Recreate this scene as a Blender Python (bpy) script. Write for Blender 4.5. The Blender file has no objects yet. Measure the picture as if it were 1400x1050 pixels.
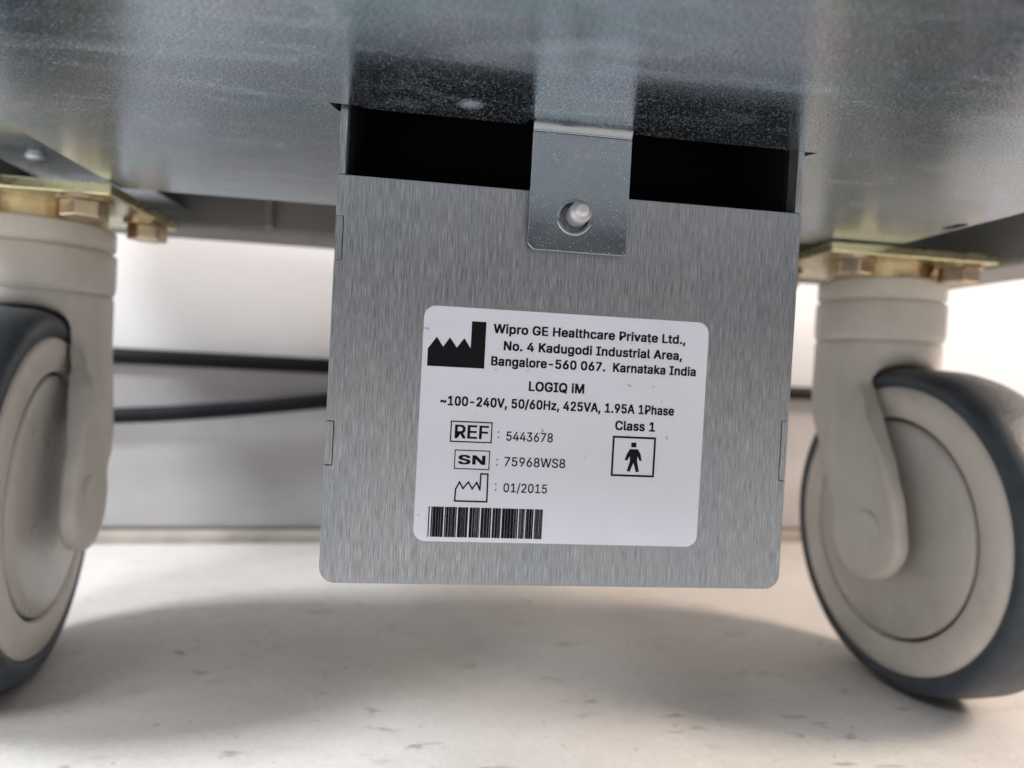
import bpy, bmesh, math, random
from mathutils import Vector, Matrix
random.seed(7)
S = bpy.context.scene
COL = S.collection
PI = math.pi

# ------------------------------------------------------------------ camera
# world: X along the front plate, Y away from the camera, Z up, floor at 0, metres
cam_d = bpy.data.cameras.new("camera")
cam = bpy.data.objects.new("camera", cam_d)
COL.objects.link(cam)
right = Vector((0.990874, -0.123862, 0.053175))
down = Vector((0.050157, -0.027363, -0.998366))
fwd = Vector((0.125115, 0.991922, -0.020901))
cam.matrix_world = Matrix((
    (right.x, -down.x, -fwd.x, 0.02059),
    (right.y, -down.y, -fwd.y, -0.15113),
    (right.z, -down.z, -fwd.z, 0.11252),
    (0, 0, 0, 1)))
cam_d.sensor_width = 36.0
cam_d.lens = 24.27
cam_d.clip_start = 0.005
cam_d.clip_end = 100.0
cam_d.dof.use_dof = True
cam_d.dof.focus_distance = 0.147
cam_d.dof.aperture_fstop = 10.5
S.camera = cam

# ------------------------------------------------------------------ light
world = bpy.data.worlds.new("World")
S.world = world
world.use_nodes = True
bg = world.node_tree.nodes["Background"]
bg.inputs[0].default_value = (0.92, 0.95, 1.0, 1)
bg.inputs[1].default_value = 0.17


def area(name, loc, target, size, power, color):
    d = bpy.data.lights.new(name, "AREA")
    d.shape = "RECTANGLE"
    d.size, d.size_y = size
    d.energy = power
    d.color = color
    o = bpy.data.objects.new(name, d)
    COL.objects.link(o)
    o.location = loc
    v = Vector(target) - Vector(loc)
    o.rotation_euler = v.to_track_quat("-Z", "Y").to_euler()
    return o


area("window_light", (-1.7, -0.30, 1.35), (0, 0.1, 0), (0.5, 0.5), 66, (0.93, 0.96, 1.0))
area("room_light", (1.7, -0.35, 1.25), (0.1, 0.1, 0), (0.45, 0.45), 46, (1.0, 0.83, 0.69))
area("ceiling_light", (-0.9, -1.5, 1.75), (0, 0.0, 0.05), (0.8, 0.5), 46, (0.97, 0.98, 1.0))

S.view_settings.view_transform = "Standard"
S.view_settings.look = "None"
S.view_settings.exposure = 0.0
S.view_settings.gamma = 1.0
S.render.engine = "CYCLES"
S.cycles.use_denoising = True
S.cycles.max_bounces = 12
S.cycles.glossy_bounces = 6


# ------------------------------------------------------------------ materials
class NT:
    def __init__(self, name):
        self.m = bpy.data.materials.new(name)
        self.m.use_nodes = True
        self.t = self.m.node_tree
        self.b = self.t.nodes["Principled BSDF"]
        self.out = self.t.nodes["Material Output"]
        self.co = self.n("ShaderNodeTexCoord").outputs["Object"]

    def n(self, kind, **kw):
        x = self.t.nodes.new(kind)
        for k, v in kw.items():
            setattr(x, k, v)
        return x

    def l(self, a, b):
        self.t.links.new(a, b)

    def mapped(self, scale, rot=(0, 0, 0)):
        x = self.n("ShaderNodeMapping")
        x.inputs["Scale"].default_value = scale
        x.inputs["Rotation"].default_value = rot
        self.l(self.co, x.inputs["Vector"])
        return x.outputs[0]

    def noise(self, vec, scale=1.0, detail=3.0, rough=0.5, dist=0.0):
        x = self.n("ShaderNodeTexNoise")
        x.inputs["Scale"].default_value = scale
        x.inputs["Detail"].default_value = detail
        x.inputs["Roughness"].default_value = rough
        x.inputs["Distortion"].default_value = dist
        self.l(vec, x.inputs["Vector"])
        return x.outputs["Fac"]

    def ramp(self, fac, stops):
        x = self.n("ShaderNodeValToRGB")
        e = x.color_ramp.elements
        while len(e) < len(stops):
            e.new(0.5)
        for el, (p, c) in zip(e, stops):
            el.position = p
            el.color = (c, c, c, 1) if isinstance(c, (int, float)) else (*c, 1)
        self.l(fac, x.inputs[0])
        return x.outputs[0]

    def mix(self, fac, a, b, mode="MIX"):
        x = self.n("ShaderNodeMix", data_type="RGBA", blend_type=mode)
        for i, v in ((0, fac), (6, a), (7, b)):
            s = x.inputs[i]
            if hasattr(v, "is_linked"):
                self.l(v, s)
            elif i == 0:
                s.default_value = v
            else:
                s.default_value = (v, v, v, 1) if isinstance(v, (int, float)) else (*v, 1)
        return x.outputs[2]

    def math(self, op, a, b=0.0):
        x = self.n("ShaderNodeMath", operation=op)
        for s, v in ((x.inputs[0], a), (x.inputs[1], b)):
            if isinstance(v, (int, float)):
                s.default_value = v
            else:
                self.l(v, s)
        return x.outputs[0]

    def bump(self, h, strength, dist):
        x = self.n("ShaderNodeBump")
        x.inputs["Strength"].default_value = strength
        x.inputs["Distance"].default_value = dist
        self.l(h, x.inputs["Height"])
        self.l(x.outputs[0], self.b.inputs["Normal"])

    def set(self, **kw):
        for k, v in kw.items():
            s = self.b.inputs[k.replace("_", " ")]
            if isinstance(v, (int, float)):
                s.default_value = v
            elif isinstance(v, tuple):
                s.default_value = (*v, 1)
            else:
                self.l(v, s)
        return self

    def dust(self, fac, color, rough=0.9):
        """a diffuse layer (dust, oxide) over the metal"""
        d = self.n("ShaderNodeBsdfDiffuse")
        d.inputs[0].default_value = (*color, 1)
        d.inputs[1].default_value = rough
        mx = self.n("ShaderNodeMixShader")
        self.l(fac, mx.inputs[0])
        self.l(self.b.outputs[0], mx.inputs[1])
        self.l(d.outputs[0], mx.inputs[2])
        self.l(mx.outputs[0], self.out.inputs[0])


def plain(name, col, rough, metal=0.0, var=0.08, scale=60.0, bump=0.0, bscale=400.0, dirt=None):
    t = NT(name)
    f = t.noise(t.mapped((1, 1, 1)), scale, 4, 0.6)
    a = tuple(c * (1 - var) for c in col)
    b = tuple(min(1, c * (1 + var)) for c in col)
    base = t.mix(t.ramp(f, [(0.3, 0.0), (0.7, 1.0)]), a, b)
    if dirt:                                                # scuffs and grime of their own shape
        amount, dcol = dirt
        g = t.noise(t.mapped((1, 1, 1)), 38, 5, 0.7, 0.8)
        base = t.mix(t.math("MULTIPLY", t.ramp(g, [(0.48, 0.0), (0.72, 1.0)]), amount), base, dcol)
        sc = t.noise(t.mapped((110, 500, 140), (0.4, 0.3, 0.6)), 1.0, 3, 0.6, 0.4)
        base = t.mix(t.math("MULTIPLY", t.ramp(sc, [(0.66, 0.0), (0.74, 1.0)]), amount), base, dcol)
    t.set(Base_Color=base, Metallic=metal)
    r = t.noise(t.mapped((1, 1, 1)), scale * 2.3, 3, 0.6)
    t.set(Roughness=t.ramp(r, [(0.25, max(0.02, rough - 0.06)), (0.75, min(1, rough + 0.08))]))
    if bump:
        t.bump(t.noise(t.mapped((1, 1, 1)), bscale, 3, 0.6), 0.5, bump)
    return t.m


def zinc_sheet():
    t = NT("zinc_plated_sheet")
    big = t.noise(t.mapped((1, 2.2, 1)), 16, 3, 0.55, 0.6)
    col = t.ramp(big, [(0.25, (0.37, 0.49, 0.55)), (0.42, (0.42, 0.53, 0.58)), (0.5, (0.48, 0.51, 0.60)),
                       (0.6, (0.42, 0.53, 0.55)), (0.78, (0.37, 0.48, 0.56))])
    fine = t.noise(t.mapped((1.0, 1.7, 1), (0, 0, 0.5)), 1900, 2, 0.7)
    col = t.mix(1.0, col, t.ramp(fine, [(0.34, 0.42), (0.5, 0.90), (0.66, 1.65)]), "MULTIPLY")
    # wiped smears and swirling polishing marks
    smear = t.noise(t.mapped((14, 55, 10), (0, 0, 0.35)), 1.0, 5, 0.7, 1.6)
    sm = t.ramp(smear, [(0.48, 0.0), (0.72, 1.0)])
    mp = t.n("ShaderNodeMapping")
    mp.inputs["Location"].default_value = (-0.116, 0.047, 0)
    t.l(t.co, mp.inputs["Vector"])
    wv = t.n("ShaderNodeTexWave", wave_type="RINGS", rings_direction="Z", wave_profile="SIN")
    wv.inputs["Scale"].default_value = 75
    wv.inputs["Distortion"].default_value = 5.0
    wv.inputs["Detail"].default_value = 3.0
    wv.inputs["Detail Scale"].default_value = 1.6
    t.l(mp.outputs[0], wv.inputs["Vector"])
    ln = t.n("ShaderNodeVectorMath", operation="LENGTH")
    t.l(mp.outputs[0], ln.inputs[0])
    near = t.ramp(t.math("MULTIPLY", ln.outputs["Value"], 10.0), [(0.0, 0.2), (0.10, 1.0), (0.22, 1.0), (0.38, 0.0)])
    swirl = t.math("MULTIPLY", t.math("MULTIPLY", t.ramp(wv.outputs["Fac"], [(0.35, 0.0), (1.0, 1.0)]), near),
                   t.ramp(t.noise(t.mapped((1, 1, 1)), 45, 3, 0.6), [(0.42, 0.0), (0.65, 1.0)]))
    # one pale dab beside the opening
    mp2 = t.n("ShaderNodeMapping")
    mp2.inputs["Location"].default_value = (-0.0270, 0.0082, -0.1663)
    t.l(t.co, mp2.inputs["Vector"])
    l2 = t.n("ShaderNodeVectorMath", operation="LENGTH")
    t.l(mp2.outputs[0], l2.inputs[0])
    dab = t.ramp(t.math("ADD", t.math("MULTIPLY", l2.outputs["Value"], 200.0), t.math("MULTIPLY", fine, 0.4)), [(0.35, 1.0), (0.85, 0.0)])
    rough = t.math("ADD", t.math("MULTIPLY", sm, 0.08), t.ramp(fine, [(0.2, 0.08), (0.8, 0.18)]))
    t.set(Base_Color=col, Metallic=1.0, Roughness=rough)
    t.bump(fine, 0.6, 0.00006)
    vo = t.n("ShaderNodeTexVoronoi", feature="F1")
    vo.inputs["Scale"].default_value = 2000
    t.l(t.mapped((1.0, 1.5, 1), (0, 0, 0.4)), vo.inputs["Vector"])
    sx = t.n("ShaderNodeSeparateColor")
    t.l(vo.outputs["Color"], sx.inputs[0])
    flake = t.math("MULTIPLY", t.ramp(vo.outputs["Distance"], [(0.15, 1.0), (0.42, 0.0)]), t.ramp(sx.outputs[0], [(0.25, 0.0), (1.0, 1.0)]))
    speck = t.math("ADD", t.ramp(fine, [(0.60, 0.0), (0.74, 0.4)]), flake)
    d = t.math("ADD", t.math("MULTIPLY", speck, 0.40), t.math("MULTIPLY", sm, 0.13))
    d = t.math("ADD", d, t.math("MULTIPLY", swirl, 0.40))
    d = t.math("ADD", d, t.math("MULTIPLY", dab, 0.28))
    d = t.math("ADD", d, 0.012)
    t.dust(d, (0.52, 0.62, 0.74))
    return t.m


def brushed():
    t = NT("brushed_steel")
    st = t.noise(t.mapped((5600, 5600, 230)), 1.0, 2, 0.6, 0.05)
    st2 = t.noise(t.mapped((2900, 2900, 60), (0, 0.03, 0)), 1.0, 3, 0.65, 0.15)
    big = t.noise(t.mapped((1, 1, 0.6)), 30, 3, 0.5, 0.4)
    tint = t.ramp(big, [(0.3, (0.265, 0.30, 0.345)), (0.5, (0.30, 0.32, 0.345)), (0.7, (0.31, 0.32, 0.355))])
    v = t.math("ADD", t.math("MULTIPLY", st, 0.68), t.math("MULTIPLY", st2, 0.32))
    c = t.ramp(v, [(0.36, 0.56), (0.50, 0.92), (0.64, 1.40)])
    t.set(Base_Color=t.mix(1.0, tint, c, "MULTIPLY"), Metallic=1.0,
          Roughness=t.ramp(v, [(0.3, 0.34), (0.7, 0.5)]))
    t.bump(v, 0.5, 0.00006)
    spots = t.noise(t.mapped((1, 1, 0.8)), 620, 2, 0.5)
    sp = t.math("MULTIPLY", t.ramp(spots, [(0.70, 0.0), (0.76, 1.0)]), 0.25)
    haze = t.noise(t.mapped((1, 1, 0.5), (0, 0.4, 0)), 42, 4, 0.65, 0.8)
    sc = t.noise(t.mapped((260, 260, 2600), (0, 0.9, 0)), 1.0, 2, 0.5, 0.1)
    scr = t.math("MULTIPLY", t.ramp(sc, [(0.70, 0.0), (0.78, 0.6)]), t.ramp(haze, [(0.45, 0.0), (0.6, 1.0)]))
    d = t.math("ADD", t.math("ADD", sp, t.math("MULTIPLY", scr, 0.3)), t.ramp(haze, [(0.3, 0.02), (0.7, 0.19)]))
    t.dust(d, (0.34, 0.35, 0.36))
    return t.m


def tab_metal():
    t = NT("smooth_zinc")
    fine = t.noise(t.mapped((1, 1, 1)), 2100, 2, 0.7)
    big = t.noise(t.mapped((1, 1, 1)), 90, 3, 0.6, 0.3)
    col = t.ramp(big, [(0.3, (0.22, 0.25, 0.285)), (0.7, (0.265, 0.29, 0.315))])
    t.set(Base_Color=col, Metallic=1.0, Roughness=t.ramp(big, [(0.2, 0.16), (0.8, 0.26)]))
    t.bump(fine, 0.25, 0.00005)
    vo = t.n("ShaderNodeTexVoronoi", feature="F1")
    vo.inputs["Scale"].default_value = 1500
    t.l(t.mapped((1, 1, 1)), vo.inputs["Vector"])
    sx = t.n("ShaderNodeSeparateColor")
    t.l(vo.outputs["Color"], sx.inputs[0])
    flake = t.math("MULTIPLY", t.ramp(vo.outputs["Distance"], [(0.14, 1.0), (0.38, 0.0)]), t.ramp(sx.outputs[0], [(0.4, 0.0), (1.0, 0.9)]))
    speck = t.math("ADD", t.ramp(fine, [(0.62, 0.0), (0.76, 0.5)]), flake)
    t.dust(t.math("ADD", t.math("MULTIPLY", speck, 0.4), 0.02), (0.55, 0.62, 0.70))
    return t.m


def floor_mat():
    t = NT("painted_floor")
    big = t.noise(t.mapped((1, 1, 1)), 9, 5, 0.6, 0.4)
    base = t.ramp(big, [(0.3, (0.63, 0.60, 0.57)), (0.7, (0.70, 0.68, 0.655))])
    mott = t.noise(t.mapped((1, 1.6, 1)), 55, 5, 0.7, 0.5)
    base = t.mix(t.ramp(mott, [(0.38, 0.32), (0.60, 0.0)]), base, (0.52, 0.49, 0.46))
    fine = t.noise(t.mapped((1, 1, 1)), 420, 3, 0.7)
    base = t.mix(t.ramp(fine, [(0.35, 0.3), (0.65, 0.0)]), base, (0.46, 0.43, 0.40))
    # scuffs, grit and grime of their own shape
    where = t.noise(t.mapped((1, 1, 1)), 22, 2, 0.5)
    sp = t.noise(t.mapped((60, 190, 60), (0, 0, 0.3)), 1.0, 4, 0.6, 0.4)
    spf = t.math("MULTIPLY", t.ramp(sp, [(0.60, 0.0), (0.70, 0.8)]), t.ramp(where, [(0.44, 0.0), (0.58, 1.0)]))
    base = t.mix(spf, base, (0.19, 0.155, 0.13))
    dot = t.noise(t.mapped((230, 300, 230)), 1.0, 2, 0.5)
    base = t.mix(t.ramp(dot, [(0.70, 0.0), (0.76, 0.75)]), base, (0.20, 0.17, 0.15))
    t.set(Base_Color=base, Roughness=t.ramp(big, [(0.3, 0.40), (0.7, 0.58)]))
    t.bump(fine, 0.4, 0.0003)
    return t.m


def wall_mat(name, a, b, rough=0.5):
    t = NT(name)
    big = t.noise(t.mapped((1, 1, 1.5)), 7, 4, 0.6, 0.4)
    t.set(Base_Color=t.ramp(big, [(0.3, a), (0.7, b)]), Roughness=rough)
    t.bump(t.noise(t.mapped((1, 1, 1)), 160, 3, 0.6), 0.25, 0.0006)
    return t.m


def sticker_mat():
    t = NT("sticker_white")
    big = t.noise(t.mapped((1, 1, 1)), 50, 3, 0.5)
    base = t.ramp(big, [(0.3, (0.63, 0.645, 0.745)), (0.7, (0.67, 0.685, 0.785))])
    dot = t.noise(t.mapped((1, 1, 1)), 520, 2, 0.5)
    base = t.mix(t.ramp(dot, [(0.71, 0.0), (0.77, 0.8)]), base, (0.25, 0.24, 0.25))
    t.set(Base_Color=base, Roughness=0.42)
    t.bump(t.noise(t.mapped((1, 1, 1)), 700, 2, 0.5), 0.15, 0.00004)
    return t.m


M_SHEET = zinc_sheet()
M_BRUSH = brushed()
M_TAB = tab_metal()
M_FLOOR = floor_mat()
M_WALL = wall_mat("wall_paint", (0.67, 0.665, 0.675), (0.73, 0.72, 0.725))
M_SKIRT = wall_mat("skirting_tile", (0.37, 0.36, 0.365), (0.54, 0.53, 0.54), 0.45)
M_STICK = sticker_mat()
M_INK = plain("black_ink", (0.006, 0.0055, 0.008), 0.6)
M_INK.node_tree.nodes["Principled BSDF"].inputs["Specular IOR Level"].default_value = 0.12
M_PLASTIC = plain("caster_plastic", (0.57, 0.545, 0.505), 0.42, var=0.05, scale=35, bump=0.0001, bscale=900, dirt=(0.20, (0.30, 0.27, 0.23)))
M_RIM = plain("rim_plastic", (0.60, 0.565, 0.52), 0.45, var=0.06, scale=45, dirt=(0.28, (0.27, 0.24, 0.20)))
M_DISC = plain("hub_plastic", (0.50, 0.475, 0.45), 0.30, var=0.06, scale=30, dirt=(0.24, (0.27, 0.25, 0.22)))
M_TYRE = plain("tyre_rubber", (0.033, 0.047, 0.064), 0.46, var=0.22, scale=120, bump=0.0003, bscale=700, dirt=(0.35, (0.11, 0.105, 0.10)))
M_YELLOW = plain("yellow_zinc", (0.56, 0.53, 0.33), 0.28, metal=1.0, var=0.15, scale=80)
M_BOLT = plain("bolt_zinc", (0.58, 0.47, 0.33), 0.3, metal=1.0, var=0.15, scale=150)
M_STUD = plain("stud_steel", (0.52, 0.53, 0.54), 0.45, metal=0.7, var=0.06, scale=300)
M_DARK = plain("dark_plastic", (0.19, 0.185, 0.18), 0.55)
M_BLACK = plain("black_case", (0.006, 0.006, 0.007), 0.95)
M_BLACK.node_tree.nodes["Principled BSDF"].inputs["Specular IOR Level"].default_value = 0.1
M_RAIL = plain("rail_plastic", (0.27, 0.27, 0.265), 0.45)
M_CABLE = plain("black_cable", (0.005, 0.006, 0.009), 0.6)
M_CABLE.node_tree.nodes["Principled BSDF"].inputs["Specular IOR Level"].default_value = 0.2
M_GROOVE = plain("groove_shadow_gap", (0.10, 0.08, 0.065), 0.7)

# ------------------------------------------------------------------ mesh helpers


def link(name, bm, mat, parent=None, smooth=False, bevel=0.0, seg=2, angle=0.6):
    bmesh.ops.recalc_face_normals(bm, faces=bm.faces)
    me = bpy.data.meshes.new(name)
    bm.to_mesh(me)
    bm.free()
    me.materials.append(mat)
    o = bpy.data.objects.new(name, me)
    COL.objects.link(o)
    if smooth:
        for p in me.polygons:
            p.use_smooth = True
    if bevel:
        b = o.modifiers.new("bevel", "BEVEL")
        b.width = bevel
        b.segments = seg
        b.limit_method = "ANGLE"
        b.angle_limit = angle
    if parent is not None:
        o.parent = parent
    return o


def bm_box(x0, x1, y0, y1, z0, z1, bm=None):
    bm = bm or bmesh.new()
    v = [bm.verts.new((x, y, z)) for x in (x0, x1) for y in (y0, y1) for z in (z0, z1)]
    for f in ((0, 1, 3, 2), (4, 6, 7, 5), (0, 4, 5, 1), (2, 3, 7, 6), (0, 2, 6, 4), (1, 5, 7, 3)):
        bm.faces.new([v[i] for i in f])
    return bm


def bm_plate(outer, holes, thick, to3, bm=None):
    """flat plate with holes: 2D loops, extruded by thick along the third axis of to3(u, v, w)"""
    bm = bm or bmesh.new()
    edges = []
    loops = [outer] + list(holes)
    for lp in loops:
        vs = [bm.verts.new(to3(u, v, 0.0)) for u, v in lp]
        for i in range(len(vs)):
            edges.append(bm.edges.new((vs[i], vs[(i + 1) % len(vs)])))
    r = bmesh.ops.triangle_fill(bm, edges=edges, use_beauty=True, use_dissolve=False)
    faces = [g for g in r["geom"] if isinstance(g, bmesh.types.BMFace)]
    ex = bmesh.ops.extrude_face_region(bm, geom=faces, use_keep_orig=True)
    d = Vector(to3(0, 0, thick)) - Vector(to3(0, 0, 0))
    for g in ex["geom"]:
        if isinstance(g, bmesh.types.BMVert):
            g.co += d
    bmesh.ops.dissolve_limit(bm, angle_limit=0.01, verts=bm.verts, edges=bm.edges)
    return bm


def circle(cx, cy, r, n=32, ry=None, a0=0.0):
    ry = ry or r
    return [(cx + r * math.cos(a0 + 2 * PI * i / n), cy + ry * math.sin(a0 + 2 * PI * i / n)) for i in range(n)]


def rounded(x0, y0, x1, y1, r, n=6):
    pts = []
    for cx, cy, a in ((x1 - r, y1 - r, 0), (x0 + r, y1 - r, PI / 2), (x0 + r, y0 + r, PI), (x1 - r, y0 + r, 1.5 * PI)):
        for i in range(n + 1):
            t = a + PI / 2 * i / n
            pts.append((cx + r * math.cos(t), cy + r * math.sin(t)))
    return pts


def bm_lathe(profile, axis="x", n=64, bm=None, close=False):
    """profile of (along, radius) swept about the axis"""
    bm = bm or bmesh.new()
    rings = []
    for a, r in profile:
        ring = []
        for i in range(n):
            t = 2 * PI * i / n
            c, s = r * math.cos(t), r * math.sin(t)
            ring.append(bm.verts.new((a, c, s) if axis == "x" else ((c, a, s) if axis == "y" else (c, s, a))))
        rings.append(ring)
    k = len(rings)
    for j in range(k if close else k - 1):
        A, B = rings[j], rings[(j + 1) % k]
        for i in range(n):
            bm.faces.new((A[i], A[(i + 1) % n], B[(i + 1) % n], B[i]))
    if not close:
        bm.faces.new(rings[0])
        bm.faces.new(rings[-1])
    return bm


def bm_tube(pts, r, n=14, bm=None):
    bm = bm or bmesh.new()
    P = [Vector(p) for p in pts]
    rings = []
    for i, p in enumerate(P):
        t = (P[min(i + 1, len(P) - 1)] - P[max(i - 1, 0)]).normalized()
        a = t.orthogonal().normalized() if abs(t.z) > 0.9 else t.cross(Vector((0, 0, 1))).normalized()
        b = t.cross(a)
        rings.append([bm.verts.new(p + r * (math.cos(2 * PI * k / n) * a + math.sin(2 * PI * k / n) * b)) for k in range(n)])
    for A, B in zip(rings, rings[1:]):
        for k in range(n):
            bm.faces.new((A[k], A[(k + 1) % n], B[(k + 1) % n], B[k]))
    bm.faces.new(rings[0])
    bm.faces.new(rings[-1])
    return bm


def smooth_path(pts, n=12):
    P = [Vector(p) for p in pts]
    out = []
    for i in range(len(P) - 1):
        p0, p1, p2, p3 = P[max(i - 1, 0)], P[i], P[i + 1], P[min(i + 2, len(P) - 1)]
        for k in range(n):
            t = k / n
            out.append(0.5 * ((2 * p1) + (p2 - p0) * t + (2 * p0 - 5 * p1 + 4 * p2 - p3) * t * t + (3 * p1 - p0 - 3 * p2 + p3) * t ** 3))
    out.append(P[-1])
    return out


def props(o, label=None, cat=None, group=None, kind=None):
    for k, v in (("label", label), ("category", cat), ("group", group), ("kind", kind)):
        if v:
            o[k] = v
    return o


# ------------------------------------------------------------------ setting
f = link("floor", bm_box(-4, 4, -4, 0.9, -0.05, 0.0), M_FLOOR)
props(f, "scuffed off-white painted floor under the cart", "floor", kind="structure")

# the wall runs slightly askew to the cart
W_ANG = math.atan2(0.317 - 0.275, 0.289 + 0.153)
wall_root = (-0.153, 0.279, 0)


def on_wall(o):
    o.location = wall_root
    o.rotation_euler = (0, 0, W_ANG)
    return o


w = on_wall(link("wall", bm_box(-3, 3, 0.006, 0.12, -0.02, 2.6), M_WALL))
props(w, "plain white painted wall behind the cart", "wall", kind="structure")
sk = on_wall(link("skirting_board", bm_box(-3, 3, -0.004, 0.0055, 0.0075, 0.1045), M_SKIRT, bevel=0.0015))
props(sk, "pale grey skirting running along the foot of the wall", "skirting", kind="structure")

gs = link("grout_strip", bm_box(-3, 3, -0.0105, -0.0045, -0.002, 0.0078), plain("grimy_grout", (0.36, 0.325, 0.285), 0.8, var=0.3, scale=30), sk, bevel=0.003)

# cables
c1 = link("cable", bm_tube(smooth_path([(-0.9, 0.199, 0.1085), (-0.30, 0.256, 0.1085), (-0.16, 0.2695, 0.1085), (0.0, 0.285, 0.1085),
                                       (0.15, 0.2985, 0.1075), (0.30, 0.313, 0.1065), (0.9, 0.37, 0.1065)]), 0.0047), M_CABLE, smooth=True)
props(c1, "straight black cable lying along the top of the grey skirting", "cable")
c2 = link("cable", bm_tube(smooth_path([(-0.9, 0.18, 0.035), (-0.40, 0.232, 0.058), (-0.165, 0.262, 0.0735), (-0.10, 0.267, 0.0795), (-0.04, 0.272, 0.0875),
                                       (0.03, 0.279, 0.097), (0.10, 0.286, 0.1035), (0.16, 0.2925, 0.098), (0.2, 0.296, 0.098)]), 0.0046), M_CABLE, smooth=True)
props(c2, "lower black cable slanting up across the grey skirting", "cable")

# ------------------------------------------------------------------ cart
H = 0.1663           # underside of the sheet
PW = 0.105           # front plate width
PZ0, PZ1 = 0.0645, 0.1521
XL, XR = -0.0841, 0.1916
YF, YR = -0.09, 0.0964
cart = bpy.data.objects.new("medical_cart", None)
COL.objects.link(cart)
cart.empty_display_size = 0.05
props(cart, "underside of a galvanised steel cart on swivel casters, with a label plate", "cart")

# underside sheet with the pocket opening and the oblong slot
TX0, TX1, TY = 0.0411, 0.0632, -0.0022
hole = [(-0.0022, -0.0014), (0.0045, -0.0014), (0.0045, 0.0), (TX0 - 0.0014, 0.0), (TX0 - 0.0014, -0.0030), (TX0 - 0.0001, -0.0030), (TX0 - 0.0001, -0.0003), (TX1 + 0.0001, -0.0003), (TX1 + 0.0001, -0.0026),
        (TX1 + 0.0013, -0.0026), (TX1 + 0.0013, 0.0), (PW + 0.0030, 0.0), (PW + 0.0012, 0.0036), (PW + 0.0003, 0.0036), (PW + 0.0003, 0.042), (-0.0003, 0.042), (-0.0003, 0.0030), (-0.0009, 0.0030)]
slot = [(0.1815 + 0.0020 * math.cos(a) + 0, 0.058 + (0.004 if math.sin(a) > 0 else -0.004) * 0.6 + 0.0020 * math.sin(a)) for a in [2 * PI * i / 16 + 0.01 for i in range(16)]]
slot = [(x + 0.0065, y - 0.004) for x, y in slot]
sheet = link("underside_panel", bm_plate([(XL, YF), (XR, YF), (XR, YR), (XL, YR)], [hole, slot], 0.0012, lambda u, v, w: (u, v, H + w)), M_SHEET, cart)
props(sheet, "shiny galvanised underside sheet with a slot cut for the tab")

# folded edges of the sheet (tray walls going up)
bm = bm_box(XL, XL + 0.0012, YF, YR, H + 0.0013, H + 0.03)
bm_box(XR - 0.0012, XR, YF, YR, H + 0.0013, H + 0.03, bm)
bm_box(XL + 0.0013, XR - 0.0013, YR - 0.0012, YR, H + 0.0013, H + 0.03, bm)
bm_box(XL + 0.0013, XR - 0.0013, YF, YF + 0.0012, H + 0.0013, H + 0.03, bm)
link("tray_edge", bm, M_SHEET, cart)

# front plate with notches along both edges
r = 0.0034


def corner(cx, cz, a0, a1, n=6):
    return [(cx + r * math.cos(a0 + (a1 - a0) * i / n), cz + r * math.sin(a0 + (a1 - a0) * i / n)) for i in range(n + 1)]


ND = 0.0017
zo = 0.0175
nl = [(0.1259 + zo, 0.1164 + zo), (0.0820 + zo, 0.0726 + zo)]
nr = [(0.1257 + zo, 0.1163 + zo), (0.0866 + zo, 0.0726 + zo)]
out = [(0, PZ1)]
for a, b in nl:
    out += [(0, a), (ND, a), (ND, b), (0, b)]
out += corner(r, PZ0 + r, PI, 1.5 * PI)
out += corner(PW - r, PZ0 + r, 1.5 * PI, 2 * PI)
for (a, b), nd in zip(reversed(nr), (ND, 0.0011)):
    out += [(PW, b), (PW - nd, b), (PW - nd, a), (PW, a)]
out += [(PW, PZ1)]
plate = link("front_plate", bm_plate(out, [], 0.0012, lambda u, v, w: (u, w, v)), M_BRUSH, cart, bevel=0.00028, seg=3)
props(plate, "brushed steel front plate with rounded lower corners")

# side panels: flush above the plate, with tabs filling the notches
for x0, notches, nd in ((0.0001, nl, ND), (PW - 0.0016, nr, ND)):
    pts = [(0.0013, PZ0 + 0.006)]
    for a, b in reversed(notches):
        pts += [(0.0013, b + 0.00006), (0.00003, b + 0.00006), (0.00003, a - 0.00006), (0.0013, a - 0.00006)]
    pts += [(0.0013, PZ1 + 0.0001), (0.0001, PZ1 + 0.0001), (0.0001, H - 0.0002), (0.0001, H + 0.03), (0.042, H + 0.03), (0.042, PZ0 + 0.006), (0.036, PZ0 + 0.001), (0.006, PZ0 + 0.001)]
    xa = x0 if x0 < 0.01 else x0
    link("side_panel", bm_plate(pts, [], 0.0015, lambda u, v, w, xa=xa: (xa + w, u, v)), M_BRUSH, cart, bevel=0.00006)
link("bottom_panel", bm_box(0.0035, PW - 0.0035, 0.0013, 0.042, PZ0 + 0.0002, PZ0 + 0.0014), M_BRUSH, cart)
link("back_panel", bm_box(0.0013, PW - 0.0013, 0.0405, 0.0418, PZ0 + 0.0016, H + 0.03), M_BLACK, cart)  # coloured black to deepen the shade seen through the opening

for x in (0.0018, PW - 0.0026):  # black strips added only to darken the pocket's inner side walls
    link("added_shade_strip", bm_box(x, x + 0.0008, 0.0040, 0.0402, PZ0 + 0.003, H + 0.03), M_BLACK, cart)

# tab bent down out of the sheet
bm = bmesh.new()
TB = 0.1213 + zo
prof = []
R = 0.0019
yc = TY + R + 0.0000
for i in range(7):
    a = -PI / 2 + 0 + (PI / 2) * i / 6
n = 8
outer_p = [(TY + R - R * math.sin(PI / 2 * i / n) , H - R + R * math.cos(PI / 2 * i / n)) for i in range(n + 1)]
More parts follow.
